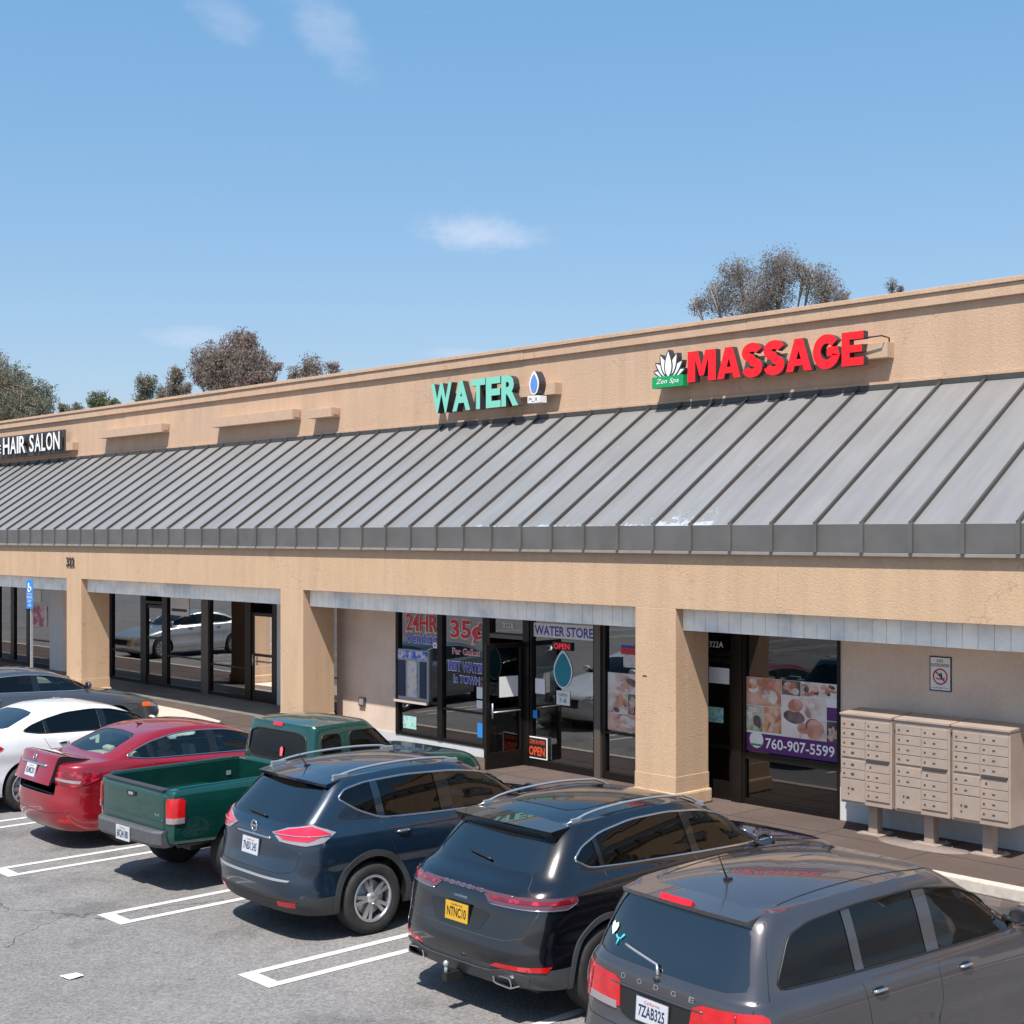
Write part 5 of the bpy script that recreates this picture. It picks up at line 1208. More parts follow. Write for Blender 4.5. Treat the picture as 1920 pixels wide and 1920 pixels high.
# ---- black luxury crossover
def black_suv():
    L_, W_ = 4.92, 1.98; h = W_ / 2
    M['black_paint'] = paint('black_paint', (.003, .0032, .006), .1, .20)
    M['charcoal_trim'] = mat('charcoal_trim', (.060, .064, .070), .42, .15, noise=(20, .08))
    rows = [(.40, .30, L_ - .45, .26, h * .80, .4, .5, 0), (.16, .30, L_ - .20, .24, h * .95, .45, .6, 0), (.05, .39, L_ - .08, .34, h * .985, .5, .7, 0), (.012, .49, L_ - .02, .44, h * .995, .52, .75, 0),
            (.0, .59, L_, .54, h * .988, .54, .78, 0), (.02, .68, L_ - .01, .62, h * .98, .52, .8, 0), (.055, .80, L_ - .05, .74, h * .995, .50, .85, 0), (.085, .93, L_ - .14, .86, h * .99, .50, .9, .01),
            (.12, 1.03, L_ - .32, .95, h * .97, .50, .9, .03), (.17, 1.09, L_ - .8, 1.04, h * .94, .48, .8, .035), (.26, 1.14, L_ - 1.35, 1.11, h * .905, .45, .65, .03), (.33, 1.19, L_ - 1.48, 1.16, h * .88, .40, .6, .025),
            (.47, 1.34, L_ - 1.85, 1.36, h * .82, .36, .55, .02), (.60, 1.475, L_ - 2.2, 1.51, h * .745, .34, .5, .025), (.68, 1.535, L_ - 2.38, 1.575, h * .685, .34, .5, .04), (.80, 1.565, L_ - 2.52, 1.605, h * .58, .35, .5, .055), (1.1, 1.585, L_ - 2.7, 1.625, h * .38, .35, .4, .06), (1.6, 1.60, L_ - 2.85, 1.64, h * .06, .1, .1, .05)]
    c = Car('suv', 'glossy black luxury crossover with yellow rear plate and twin exhausts', 'car', rows, ['charcoal_trim'] * 3 + ['black_paint'] * 15, L_, W_, (-8.95, 7.60), rot=1.0, scale=(.93, .94, .985), group='cars parked nose to the shops')
    c.cavity(inset_rows(rows, 10, (.5, .8), t=.05, xf_lim=L_ - 1.5, xr_lim=.36))
    c.wheels(.98, 3.87, .37, .262, 'ten', yw=.985)
    dlo = chaikin([(.70, 1.30), (.86, 1.22), (1.3, 1.195), (2.2, 1.165), (3.1, 1.135), (3.46, 1.13), (3.2, 1.27), (2.85, 1.41), (2.45, 1.50), (2.0, 1.535), (1.5, 1.53), (1.08, 1.475), (.82, 1.39)], 2)
    sides(c, dlo, [(0, 1.0, 'tint'), (1.05, 2.2, 'tint'), (2.3, 9, 'tint')], 'black_paint', [(1.40, 1.02), (2.45, 1.01)], [[(1.02, 1.18), (1.05, 1.02), (1.24, .80), (1.36, .50)], [(2.22, 1.15), (2.24, .8), (2.18, .42)], [(3.35, 1.1), (3.36, .8), (3.3, .42)]], [[(1.40, .42), (3.3, .40)]],
          mirror_at=(3.16, 1.12), arch=(.055, .105, .30), arch_m='charcoal_trim', wheels_x=(.98, 3.87), wr=.37, sill_box=(1.5, 3.38, .30, .42), sill_m='charcoal_trim', handle_m='silver_plastic', trim='chrome', trim_r=.011)
    rg = chaikin(mir([(-.60, 1.20), (-.70, 1.23), (-.60, 1.42), (-.52, 1.455)]), 1)
    c.window(REAR, rg, 'tint_rear', depth=(2.2, 2.95), name='rear_window')
    spoiler(c, .82, .50, 1.545, .66, 'black_paint', .64, 1.44, droop=.02, sweep=.07, th=.02)
    # light bar with the lettering beneath the window, narrow wrap-round lamps
    mb = c.line(REAR, [(-.62, 1.042), (.62, 1.042)], .014, 'smoke_lens', off=-.004); c.part(mb, 'light_bar')
    c.text(REAR, 'PORSCHE', -.27, .27, 1.028, 1.056, 'chrome', name='lettering'); c.text(REAR, 'CAYENNE', -.09, .09, .945, .965, 'chrome', name='lettering')
    for sd in (-1, 1):
        q = frame_of('corner', sd, (.06, .90), 42)
        o = c.patch('tail_light', q, chaikin([(-.42, 1.035), (-.36, .965), (.30, .955), (.42, 1.0), (.40, 1.045), (.0, 1.05)], 1), 'smoke_lens', off=.008, step=.045)
        c.patch('red_lens', q, [(-.36, 1.022), (-.33, .998), (.36, .998), (.38, 1.026)], 'dark_lens', off=.013, step=.045, parent=o)
        c.part(c.line(q, [(-.37, .962), (.32, .955), (.40, .99)], .005, 'chrome', off=.012), 'chrome_strip', o)
        c.patch('reflector', frame_of('corner', sd, (.05, .90), 38), [(-.36, .485), (.16, .475), (.20, .515), (-.30, .515)], 'red_lens', off=.008)
        ex = MB()
        for k in range(2):
            r_, xo = ((.0, -.03), (.012, -.032))[k]
        l_, n_ = c.hit(REAR, .56, .36); T = Matrix.Translation((l_.x - .05, sd * .60, .375))
        pr = [(-.13, -.045), (.12, -.04), (.13, .035), (-.10, .045)]
        pr = chaikin(pr, 2); n_ = len(pr)
        for i in range(n_):
            a, b = pr[i], pr[(i + 1) % n_]
            P0 = [T @ Vector((0, a[0], a[1])), T @ Vector((0, b[0], b[1])), T @ Vector((.25, b[0], b[1])), T @ Vector((.25, a[0], a[1]))]; ex.face(P0, 'chrome')
            P1 = [T @ Vector((0.001, a[0] * .84, a[1] * .75)), T @ Vector((0.001, b[0] * .84, b[1] * .75))]; ex.face([P0[0], P1[0], P1[1], P0[1]], 'chrome'); ex.face([P1[0], P1[0] + Vector((.2, 0, 0)), P1[1] + Vector((.2, 0, 0)), P1[1]], 'black')
        ex.mesh([T @ Vector((.2, p[0] * .84, p[1] * .75)) for p in pr], [tuple(range(n_))], 'black')
        c.part(ex, 'exhaust_tip')
    c.patch('rear_diffuser', REAR, chaikin([(-.78, .33), (.78, .33), (.84, .45), (.60, .48), (.45, .44), (-.45, .44), (-.60, .48), (-.84, .45)], 1), 'charcoal_trim', off=.016, step=.07)
    mb = MB(); mb.box(-.10, .25, -.035, .035, .27, .34, 'black'); mb.tube([(-.08, 0, .33), (-.08, 0, .40)], .016, 'galv'); mb.lathe([(.0, .03), (.022, .018), (.026, 0), (.022, -.018), (0, -.03)], 'galv', Matrix.Translation((-.08, 0, .415)) @ Matrix.Rotation(R(90), 4, 'X'), n=14); c.part(mb, 'tow_hitch')
    w_ = MB(); c.line(REAR, [(.10, 1.235), (-.22, 1.265)], .011, 'black', off=.014, mb=w_); c.part(w_, 'wiper')
    c.plate(.0, .83, 'NTNC10', yellow=True, tilt=4, xoff=.014)
    c.patch('plate_recess', REAR, chaikin([(-.42, .90), (-.30, .72), (.30, .72), (.42, .90)], 1), 'black_gloss', off=.002, step=.08, skirt=False)
    mb = MB(); c.line(REAR, [(-.86, .94), (-.78, .74), (-.60, .70), (.60, .70), (.78, .74), (.86, .94)], .0035, 'metal_dark', mb=mb); c.part(mb, 'panel_gap')
    for sd in (-1, 1): mb = MB(); c.line(REAR, [(sd * .62, 1.20), (sd * .70, 1.10), (sd * .80, 1.05)], .0035, 'metal_dark', mb=mb); c.part(mb, 'panel_gap')
    rails(c, .82, 2.75, .60)
    c.patch('sunroof', TOP, chaikin([(1.05, -.46), (2.5, -.46), (2.5, .46), (1.05, .46)], 2), 'black_gloss', off=.004, step=.1)
    front_end(c)
    c.window(FRONT, chaikin(mir([(-.72, 1.20), (-.62, 1.46)]), 1), 'clear', depth=(4.2, 5.8), name='windshield')
    c.seats([(1.3, True), (2.2, False)], .55, 'seat_black'); c.dash(3.15, 1.05)
    c.part(under(L_, W_), 'underbody'); c.finish()
M['smoke_lens'] = mat('smoke_lens', (.10, .035, .045), .08, 0, .5, 1)

# ---- grey seven-seat crossover, nearest
def grey_suv():
    L_, W_ = 4.89, 1.84; h = W_ / 2
    M['grey_paint'] = paint('grey_paint', (.078, .073, .081), .6, .26)
    rows = [(.40, .26, L_ - .45, .24, h * .80, .4, .5, 0), (.16, .26, L_ - .20, .22, h * .95, .42, .55, 0), (.05, .36, L_ - .08, .32, h * .985, .42, .6, 0), (.012, .48, L_ - .02, .44, h * .995, .42, .62, 0),
            (.0, .58, L_, .54, h * .985, .42, .62, 0), (.02, .66, L_ - .01, .64, h * .975, .40, .62, 0), (.06, .78, L_ - .03, .76, h, .38, .62, 0), (.08, .92, L_ - .08, .90, h * .99, .36, .62, .01),
            (.095, 1.02, L_ - .26, 1.0, h * .965, .34, .7, .02), (.11, 1.075, L_ - .7, 1.07, h * .94, .32, .65, .01), (.13, 1.10, L_ - 1.15, 1.11, h * .92, .30, .5, 0), (.16, 1.15, L_ - 1.28, 1.16, h * .90, .28, .48, 0),
            (.26, 1.34, L_ - 1.66, 1.38, h * .85, .25, .46, .01), (.36, 1.51, L_ - 2.02, 1.56, h * .79, .24, .45, .02), (.42, 1.58, L_ - 2.2, 1.625, h * .73, .28, .45, .035), (.52, 1.615, L_ - 2.35, 1.655, h * .63, .35, .5, .045), (.85, 1.635, L_ - 2.5, 1.675, h * .40, .35, .4, .045), (1.5, 1.65, L_ - 2.7, 1.69, h * .06, .1, .1, .04)]
    c = Car('suv', 'grey seven-seat crossover nearest the camera with a heart sticker on its rear window', 'car', rows, ['plastic'] * 2 + ['grey_paint'] * 16, L_, W_, (-6.16, 6.88), rot=5, scale=(.86, .94, .96), group='cars parked nose to the shops')
    c.cavity(inset_rows(rows, 10, (.5, .8), t=.05, xf_lim=L_ - 1.3, xr_lim=.22))
    c.wheels(1.02, 3.91, .355, .24, 'ten')
    dlo = chaikin([(.44, 1.15), (.9, 1.135), (1.9, 1.125), (2.9, 1.115), (3.60, 1.12), (3.45, 1.22), (3.1, 1.38), (2.72, 1.50), (2.25, 1.56), (1.5, 1.555), (.90, 1.515), (.66, 1.455)], 2)
    sides(c, dlo, [(0, 1.32, 'tint'), (1.42, 2.20, 'tint'), (2.36, 9, 'clear')], 'grey_paint', [(1.44, .985), (2.54, .975)], [[(1.34, 1.1), (1.38, .95), (1.42, .72), (1.45, .42)], [(2.28, 1.1), (2.30, .8), (2.26, .42)], [(3.55, 1.08), (3.56, .75), (3.5, .42)], [(.50, 1.55), (.42, 1.36), (.36, 1.10)]], [[(1.42, .40), (3.5, .40)]],
          mirror_at=(3.48, 1.15), arch=(.05, .062, .30), arch_m='grey_paint', wheels_x=(1.02, 3.91), wr=.355, trim='black', trim_r=.008, pillar=None)
    rg = chaikin(mir([(-.58, 1.125), (-.74, 1.155), (-.64, 1.46), (-.59, 1.525)]), 1)
    c.window(REAR, rg, 'tint_rear', depth=(2.0, 2.72), name='rear_window')
    spoiler(c, .58, .29, 1.585, .62, 'grey_paint', .44, 1.50, droop=.02, sweep=.08)
    c.patch('brake_light', REAR, chaikin([(-.16, 1.528), (.16, 1.528), (.16, 1.556), (-.16, 1.556)], 1), 'red_lens', off=.10, step=.05, thick=.09)
    for sd in (-1, 1):
        q = frame_of('corner', sd, (.05, .84), 35)
        o = c.patch('tail_light', q, chaikin([(-.36, 1.015), (-.40, .80), (.08, .79), (.16, .84), (.18, 1.0), (.12, 1.035)], 1), 'red_lens', off=.010, step=.045)
        c.patch('reverse_lens', q, [(-.37, .80), (-.05, .80), (-.05, .85), (-.36, .85)], 'clear_lens', off=.014, step=.045, parent=o)
        c.part(c.line(q, [(-.05, .80), (-.05, 1.02)], .006, 'dark_lens', off=.012), 'lens_divider', o)
    for i, ch in enumerate('DODGE'): c.text(REAR, ch, -.36 + .17 * i, -.31 + .17 * i, 1.015, 1.05, 'chrome', name='lettering')
    c.text(REAR, 'JOURNEY', -.66, -.50, .90, .93, 'chrome', name='lettering')
    w_ = MB(); c.line(REAR, [(-.0, 1.10), (-.04, 1.16), (-.40, 1.215)], .011, 'silver_plastic', off=.018, mb=w_); w_.tube([c.hit(REAR, 0, 1.09)[0] + Vector((-.03, 0, 0)), c.hit(REAR, 0, 1.09)[0] + Vector((.02, 0, 0))], .022, 'plastic'); c.part(w_, 'wiper')
    heart = [(0, -.05), (.035, -.012), (.045, .018), (.028, .038), (.006, .028), (0, .018), (-.006, .028), (-.028, .038), (-.045, .018), (-.035, -.012)]
    c.patch('heart_sticker', REAR, [(-.60 + a, 1.29 + b) for a, b in heart], 'mint_pale', off=.004, step=.03, skirt=False)
    mb = MB(); c.line(REAR, [(-.46, 1.27), (-.49, 1.235), (-.53, 1.235), (-.55, 1.25)], .008, 'cyan', off=.002, mb=mb); c.line(REAR, [(-.51, 1.235), (-.52, 1.19)], .007, 'cyan', off=.002, mb=mb); c.part(mb, 'blue_sticker')
    c.plate(.0, .865, '7ZAB325', tilt=5, xoff=.014)
    c.patch('plate_recess', REAR, chaikin([(-.46, .97), (-.30, .76), (.30, .76), (.46, .97)], 1), 'black', off=.002, step=.08, skirt=False)
    c.part(c.line(REAR, [(-.46, .975), (.46, .975)], .010, 'grey_paint', off=.004), 'chrome_strip')
    mb = MB(); c.line(REAR, [(-.80, 1.10), (-.80, .80), (-.70, .70), (.70, .70), (.80, .80), (.80, 1.10)], .0035, 'black', mb=mb); c.part(mb, 'panel_gap')
    for sd in (-1, 1):   # raised ribs and side channels of the roof
        mb = MB(); P_ = [c.hit(TOP, .7 + 2.0 * i / 16, sd * .56)[0] for i in range(17)]; mb.tube(P_, .005, 'black', n=6); c.part(mb, 'roof_channel')
    antenna(c, .88, .0, .24, .007, .13)
    front_end(c, .6, .86)
    c.window(FRONT, chaikin(mir([(-.72, 1.20), (-.64, 1.51)]), 1), 'clear', depth=(4.2, 5.7), name='windshield')
    c.seats([(.95, True), (1.75, True), (2.6, False)], .58, 'seat_black'); c.dash(3.3, 1.05)
    c.part(under(L_, W_), 'underbody'); c.finish()
M['mint_pale'] = mat('mint_pale', (.62, .80, .72), .6); M['cyan'] = mat('cyan', (.05, .45, .60), .5)

# ---- sedans
def sedan_rows(L_, W_, H_, deck=1.10, body='x', dz=0):
    h = W_ / 2; k = H_ - 1.455
    return [(.40, .24, L_ - .45, .22, h * .80, .4, .5, 0), (.15, .24, L_ - .18, .20, h * .95, .5, .6, 0), (.05, .34, L_ - .07, .30, h * .985, .55, .7, 0), (.01, .46, L_ - .02, .42, h * .998, .6, .75, 0),
            (.0, .57, L_, .52, h * .985, .6, .8, 0), (.02, .70, L_ - .03, .62, h * .98, .6, .85, 0), (.05, .84, L_ - .10, .70, h * .995, .58, .9, .02), (.065, .96, L_ - .28, .78, h * .98, .55, .9, .03),
            (.085, deck - .045, L_ - .6, .87, h * .955, .5, .9, .03), (.16, deck - .005, L_ - .95, .935, h * .925, .45, .8, .015), (.60, deck + .01, L_ - 1.25, .985, h * .90, .30, .6, 0), (.74, deck + .05, L_ - 1.36, 1.03, h * .875, .28, .55, 0),
            (1.00, 1.255 + k * .7, L_ - 1.70, 1.22 + k * .7, h * .81, .28, .5, .01), (1.28, 1.355 + k, L_ - 2.04, 1.35 + k, h * .735, .28, .45, .015), (1.46, 1.395 + k, L_ - 2.24, 1.395 + k, h * .67, .30, .42, .022), (1.68, 1.415 + k, L_ - 2.40, 1.415 + k, h * .55, .3, .4, .03), (1.85, 1.43 + k, L_ - 2.50, 1.43 + k, h * .33, .3, .35, .03), (2.02, 1.435 + k, L_ - 2.56, 1.435 + k, h * .08, .1, .1, .025)]
def sedan(kind, label, pos, paint_, glassm, lens='dark_lens', L_=4.86, W_=1.83, H_=1.46, rot=0, rim='ten', seat='seat_grey', trunk_open=False, front_glass='clear', trim='chrome', plate='7XYZ123', hidden=False, deck=1.10, scale=(1, 1, 1)):
    rows = sedan_rows(L_, W_, H_, deck)
    c = Car(kind, label, 'car', rows, [paint_] * 18, L_, W_, pos, rot, scale=scale, group='cars parked nose to the shops')
    c.cavity(inset_rows(rows, 10, (.5, .75), t=.045, xf_lim=L_ - 1.32, xr_lim=.75))
    c.wheels(1.02, L_ - 1.04, .33, .225, rim, arch=.055)
    k = H_ - 1.455
    dlo = chaikin([(1.0, 1.13), (1.3, 1.075), (2.2, 1.055), (3.0, 1.035), (L_ - 1.40, 1.035), (L_ - 1.55, 1.12), (L_ - 1.85, 1.24 + k), (L_ - 2.25, 1.335 + k), (2.2, 1.36 + k), (1.75, 1.34 + k), (1.4, 1.275 + k), (1.15, 1.20)], 2)
    sides(c, dlo, [(0, 1.36, glassm), (1.42, 2.3, glassm), (2.42, 9, front_glass)], paint_, [(1.55, .94), (2.62, .925)], [[(1.30, 1.06), (1.42, .85), (1.46, .55), (1.5, .36)], [(2.36, 1.04), (2.38, .75), (2.34, .36)], [(3.42, .98), (3.44, .7), (3.38, .36)]], [[(1.5, .34), (3.38, .34)]],
          mirror_at=(L_ - 1.50, 1.07), wheels_x=(), trim=trim, trim_r=.010, handle_m='chrome' if trim == 'chrome' else paint_)
    # rear window, cut from above because it lies so flat
    rg = chaikin([(.80, -.60), (1.30, -.50), (1.34, 0), (1.30, .50), (.80, .60), (.74, 0)], 1)
    c.window(TOP, rg, 'tint_rear' if glassm == 'tint' else 'clear', depth=(1.4, 1.97), name='rear_window', inset=.005)
    wg = chaikin([(L_ - 1.42, -.62), (L_ - 2.02, -.54), (L_ - 2.10, 0), (L_ - 2.02, .54), (L_ - 1.42, .62), (L_ - 1.34, 0)], 1)
    c.window(TOP, wg, 'clear', depth=(1.4, 2.05), name='windshield', inset=.005)
    for sd in (-1, 1):
        q = frame_of('corner', sd, (.05, .83), 45)
        o = c.patch('tail_light', q, chaikin([(-.22, .985), (-.26, .86), (.20, .80), (.48, .92), (.36, 1.0), (.05, 1.01)], 1), lens, off=.008, step=.045)
        c.patch('clear_lens', q, [(-.22, .93), (-.23, .90), (.20, .85), (.22, .885)], 'clear_lens', off=.013, step=.045, parent=o)
        c.patch('reflector', q, [(-.10, .36), (.08, .36), (.08, .40), (-.10, .40)], 'red_lens', off=.005)
    front_end(c, .45, .62, ((.50, .60), (.82, .64), (.84, .72), (.56, .69)))
    for sd in (-1, 1): c.patch('turn_signal', frame_of('side', sd), chaikin([(L_ - .50, .66), (L_ - .30, .64), (L_ - .30, .72), (L_ - .50, .74)], 1), 'amber_lens', off=.006, step=.04)
    c.seats([(1.5, True), (2.35, False)], .48, seat, zfloor=.36); c.dash(3.25, .96)
    mb = MB(); mb.box(.9, 1.28, -.62, .62, 1.02, 1.045, seat if seat != 'seat_black' else 'plastic'); c.part(mb, 'parcel_shelf')
    c.part(under(L_, W_, .2), 'underbody')
    return c
def finish_sedan(c, trunk=False, paint_='x', plate='7XYZ123', emblem=True):
    if not trunk:
        c.plate(0, .80, plate, tilt=6); c.part(c.line(REAR, [(-.40, .90), (.40, .90)], .012, 'chrome', off=.004), 'chrome_strip')
        mb = MB(); c.line(REAR, [(-.56, 1.04), (-.56, .84), (-.50, .70), (.50, .70), (.56, .84), (.56, 1.04)], .0035, 'black', mb=mb); c.line(TOP, [(.16, .60), (.58, .56)], .0035, 'black', mb=mb); c.line(TOP, [(.16, -.60), (.58, -.56)], .0035, 'black', mb=mb); c.part(mb, 'panel_gap')
        c.finish(); return
    # the boot lid stands ajar: the lid is the body's own skin, swung up about its front edge
    lidprof = [(-.2, .72), (-.2, 1.3), (.60, 1.3), (.60, 1.06), (.20, .86), (.09, .70)]
    def lid_cutter(hw, m_, g=0):
        q = MB(); a = [(x, -hw, z) for x, z in lidprof]; b = [(x, hw, z) for x, z in lidprof]; n_ = len(a)
        q.v = a + b; q.f = [tuple(range(n_))[::-1], tuple(range(n_, 2 * n_))] + [(i, (i + 1) % n_, (i + 1) % n_ + n_, i + n_) for i in range(n_)]; q.m = [q.mi(m_)] * len(q.f); q.sm = [False] * len(q.f); return q
    body = c.mb.build('tmp', norm=True); cu = lid_cutter(.57, 'black').build('tmp2', norm=True)
    md = body.modifiers.new('b', 'BOOLEAN'); md.operation = 'INTERSECT'; md.object = cu; md.solver = 'EXACT'; md.material_mode = 'TRANSFER'
    dg = bpy.context.evaluated_depsgraph_get(); dg.update(); me = bpy.data.meshes.new_from_object(body.evaluated_get(dg)); me.name = 'trunk_lid'
    bpy.data.objects.remove(body); bpy.data.objects.remove(cu); me.set_sharp_from_angle(angle=R(35))
    hinge = Vector((.60, 0, 1.10)); T = Matrix.Translation(hinge) @ Matrix.Rotation(R(13), 4, 'Y') @ Matrix.Translation(-hinge)
    me.transform(T); lid = bpy.data.objects.new('trunk_lid', me); COL.objects.link(lid); lid.parent = c.root
    def onlid(o): o.data.transform(T); o.parent = lid
    c.plate(0, .84, plate, tilt=4); onlid(list(c.root.children)[-1] if False else [o for o in c.root.children if o.name.startswith('license_plate')][-1])
    o = c.part(c.line(REAR, [(-.40, .935), (.40, .935)], .020, 'chrome', off=.006), 'chrome_strip'); onlid(o)
    l_, _ = c.hit(REAR, 0, 1.01); mb = MB(); mb.tube([(l_.x - .012, .05 * math.cos(a), 1.01 + .04 * math.sin(a)) for a in [2 * math.pi * i / 18 for i in range(18)]], .008, 'chrome', closed=True); mb.box(l_.x - .018, l_.x, -.06, .06, 1.0, 1.02, 'chrome'); o = c.part(mb, 'emblem'); onlid(o)
    c.cut.append(lid_cutter(.575, 'black'))
    c.cutbox(.10, .58, -.52, .52, .58, 1.0, 'black'); 
    c.finish()
def red_sedan():
    M['red_paint'] = paint('red_paint', (.30, .006, .016), .35, .28)
    c = sedan('sedan', 'cherry red sedan with its boot lid standing ajar', (-17.42, 7.74), 'red_paint', 'clear', plate='8LMK201', seat='seat_tan', rot=1.5, scale=(.93, .93, .985))
    c.part(c.line(REAR, [(-.80, .50), (-.4, .47), (.4, .47), (.80, .50)], .004, 'black', off=0), 'panel_gap'); antenna(c, 1.6, 0, .03, .015, .06)
    mb = MB(); mb.box(.95, 1.0, -.36, -.10, 1.045, 1.10, 'paper'); mb.box(.92, 1.16, -.34, -.08, 1.046, 1.06, 'paper'); c.part(mb, 'paper')
    finish_sedan(c, True, plate='8LMK201')
def white_sedan():
    M['white_paint'] = paint('white_paint', (.74, .75, .76), .05, .3)
    c = sedan('sedan', 'glossy white sedan with dark tinted windows beside the red sedan', (-20.42, 7.68), 'white_paint', 'tint', lens='red_lens', L_=4.78, W_=1.80, H_=1.45, front_glass='tint', trim='black', plate='6WPR880', seat='seat_black', scale=(.92, .97, 1))
    finish_sedan(c, plate='6WPR880')
def grey_sedan():
    M['slate_paint'] = paint('slate_paint', (.085, .092, .105), .6, .3)
    c = sedan('sedan', 'slate grey sedan parked farther in, partly beyond the left edge', (-26.3, 9.05), 'slate_paint', 'tint', L_=4.85, W_=1.84, H_=1.46, front_glass='clear', seat='seat_tan', rot=9)
    finish_sedan(c, plate='7KLM432')
def silver_sedan():
    M['silver_paint'] = paint('silver_paint', (.50, .51, .52), .6, .3)
    c = sedan('sedan', 'silver sedan seen reflected in the empty shop window', (-41.8, 9.3), 'silver_paint', 'tint', L_=4.8, W_=1.82, H_=1.47, rot=3, front_glass='tint', seat='seat_grey')
    finish_sedan(c, plate='7SDN118')

# ---- green pickup
def pickup():
    L_, W_ = 4.80, 1.76; h = W_ / 2
    M['green_paint'] = paint('green_paint', (.005, .066, .053), .45, .25)
    M['bumper_grey'] = mat('bumper_grey', (.10, .10, .105), .5, .3, noise=(15, .1))
    rows = [(.10, .57, L_ - .45, .38, h * .80, .10, .3, 0), (.02, .57, L_ - .12, .38, h * .96, .12, .35, 0), (.0, .66, L_ - .04, .50, h * .985, .12, .4, 0), (.0, .78, L_, .62, h * .995, .12, .42, 0), (.0, .90, L_ - .01, .74, h, .12, .45, 0),
            (.0, 1.01, L_ - .04, .89, h * .992, .12, .48, 0), (.008, 1.085, L_ - .12, 1.01, h * .975, .12, .5, .01), (.03, 1.125, L_ - .30, 1.09, h * .945, .14, .5, .012), (.10, 1.135, L_ - .8, 1.145, h * .91, .14, .5, .005),
            (1.92, 1.135, L_ - 1.30, 1.175, h * .89, .10, .42, 0), (1.935, 1.22, L_ - 1.42, 1.24, h * .885, .10, .40, 0), (1.96, 1.40, L_ - 1.62, 1.40, h * .85, .10, .36, 0), (1.985, 1.57, L_ - 1.80, 1.57, h * .81, .11, .34, .003), (2.005, 1.625, L_ - 1.88, 1.63, h * .785, .13, .34, .006), (2.05, 1.652, L_ - 1.96, 1.656, h * .73, .18, .34, .010), (2.24, 1.665, L_ - 2.15, 1.668, h * .40, .2, .3, .012), (2.32, 1.67, L_ - 2.22, 1.67, h * .08, .05, .05, .012)]
    c = Car('pickup_truck', 'dark green extended-cab pickup truck with an empty open bed', 'pickup truck', rows, ['green_paint'] * 17, L_, W_, (-14.60, 7.66), rot=-1.5, n=4.6, scale=(1, .95, 1.02), group='cars parked nose to the shops')
    c.cavity(inset_rows(rows, 9, (.6, .9), t=.04, xf_lim=L_ - 1.36, xr_lim=1.99))
    c.wheels(1.0, 4.05, .37, .205, 'six', arch=.085, width=.25, yw=.885)
    # bed
    c.cutbox(.085, 1.86, -.70, .70, .70, 1.6, 'bed_green')
    for sd in (-1, 1):
        mb = MB(); mb.box(.62, 1.38, sd * .48, sd * .712, .695, .92, 'green_paint', bev=.07); c.part(mb, 'wheel_housing')
        mb = MB(); P_ = [c.hit(TOP, .03 + 1.86 * i / 14, sd * .775)[0] for i in range(15)]; mb.tube([p + Vector((0, 0, .002)) for p in P_], .020, 'green_paint', n=8); c.part(mb, 'bed_rail')
        for x in (.35, 1.7): mb = MB(); mb.box(x - .03, x + .03, sd * .69, sd * .705, .95, 1.0, 'galv'); c.part(mb, 'tie_down')
    mb = MB()
    for i in range(9): y = -.44 + .11 * i; mb.box(.10, 1.85, y - .022, y + .022, .70, .712, 'bed_green', bev=.004)
    c.part(mb, 'bed_ribs')
    mb = MB(); mb.box(.0, .09, -.70, .70, 1.118, 1.142, 'plastic', bev=.008); c.part(mb, 'tailgate_cap')
    mb = MB(); c.line(REAR, [(-.71, 1.09), (-.71, .70), (.71, .70), (.71, 1.09)], .005, 'black', mb=mb); c.part(mb, 'panel_gap')
    c.part(c.line(REAR, [(-.68, .80), (.68, .80)], .006, 'green_paint', off=.002), 'tailgate_crease')
    mb = MB(); mb.box(-.012, .004, -.10, .10, 1.0, 1.05, 'black', bev=.004); mb.box(-.02, -.010, -.05, .05, 1.01, 1.04, 'galv', bev=.003); c.part(mb, 'tailgate_handle')
    c.text(REAR, '4x4', .52, .62, .84, .88, 'chrome')
    for sd in (-1, 1):
        q = frame_of('corner', sd, (.04, .83), 30)
        o = c.patch('tail_light', q, chaikin([(-.075, .78), (.10, .78), (.10, 1.05), (-.075, 1.05)], 1), 'red_lens', off=.012, step=.04)
        c.patch('reverse_lens', q, [(-.07, .785), (.095, .785), (.095, .845), (-.07, .845)], 'clear_lens', off=.017, step=.04, parent=o)
    bm_ = MB(); n_ = 12
    pr = [(.02, .70), (-.07, .70), (-.10, .68), (-.10, .56), (-.06, .52), (.05, .52)]
    vs = []; fs = []
    for i in range(n_ + 1):
        y = -.74 + 1.48 * i / n_; q = max(0, (abs(y / .74) - .8) / .2) ** 2 * .06
        vs += [(x + q, y, z) for x, z in pr]
    for i in range(n_):
        for j in range(len(pr) - 1): fs.append((i * 6 + j, i * 6 + j + 1, (i + 1) * 6 + j + 1, (i + 1) * 6 + j))
    fs += [(0, 1, 2, 3, 4, 5), tuple(n_ * 6 + k for k in range(6))[::-1]]
    bm_.mesh(vs, fs, 'bumper_grey'); c.part(bm_, 'bumper', norm=True)
    T = Matrix.Translation((-.112, 0, .60)) @ Matrix(((0, 1, 0, 0), (-1, 0, 0, 0), (0, 0, 1, 0), (0, 0, 0, 1)))
    p = MB(); p.box(-.155, .155, -.006, .004, -.078, .078, 'plate_white', T=T); put_text(p, '6K24180', 'navy', -.13, .13, -.05, .035, -.008, offset=.02, T=T); put_text(p, 'California', 'red_text', -.07, .07, .048, .066, -.008, T=T); c.part(p, 'license_plate')
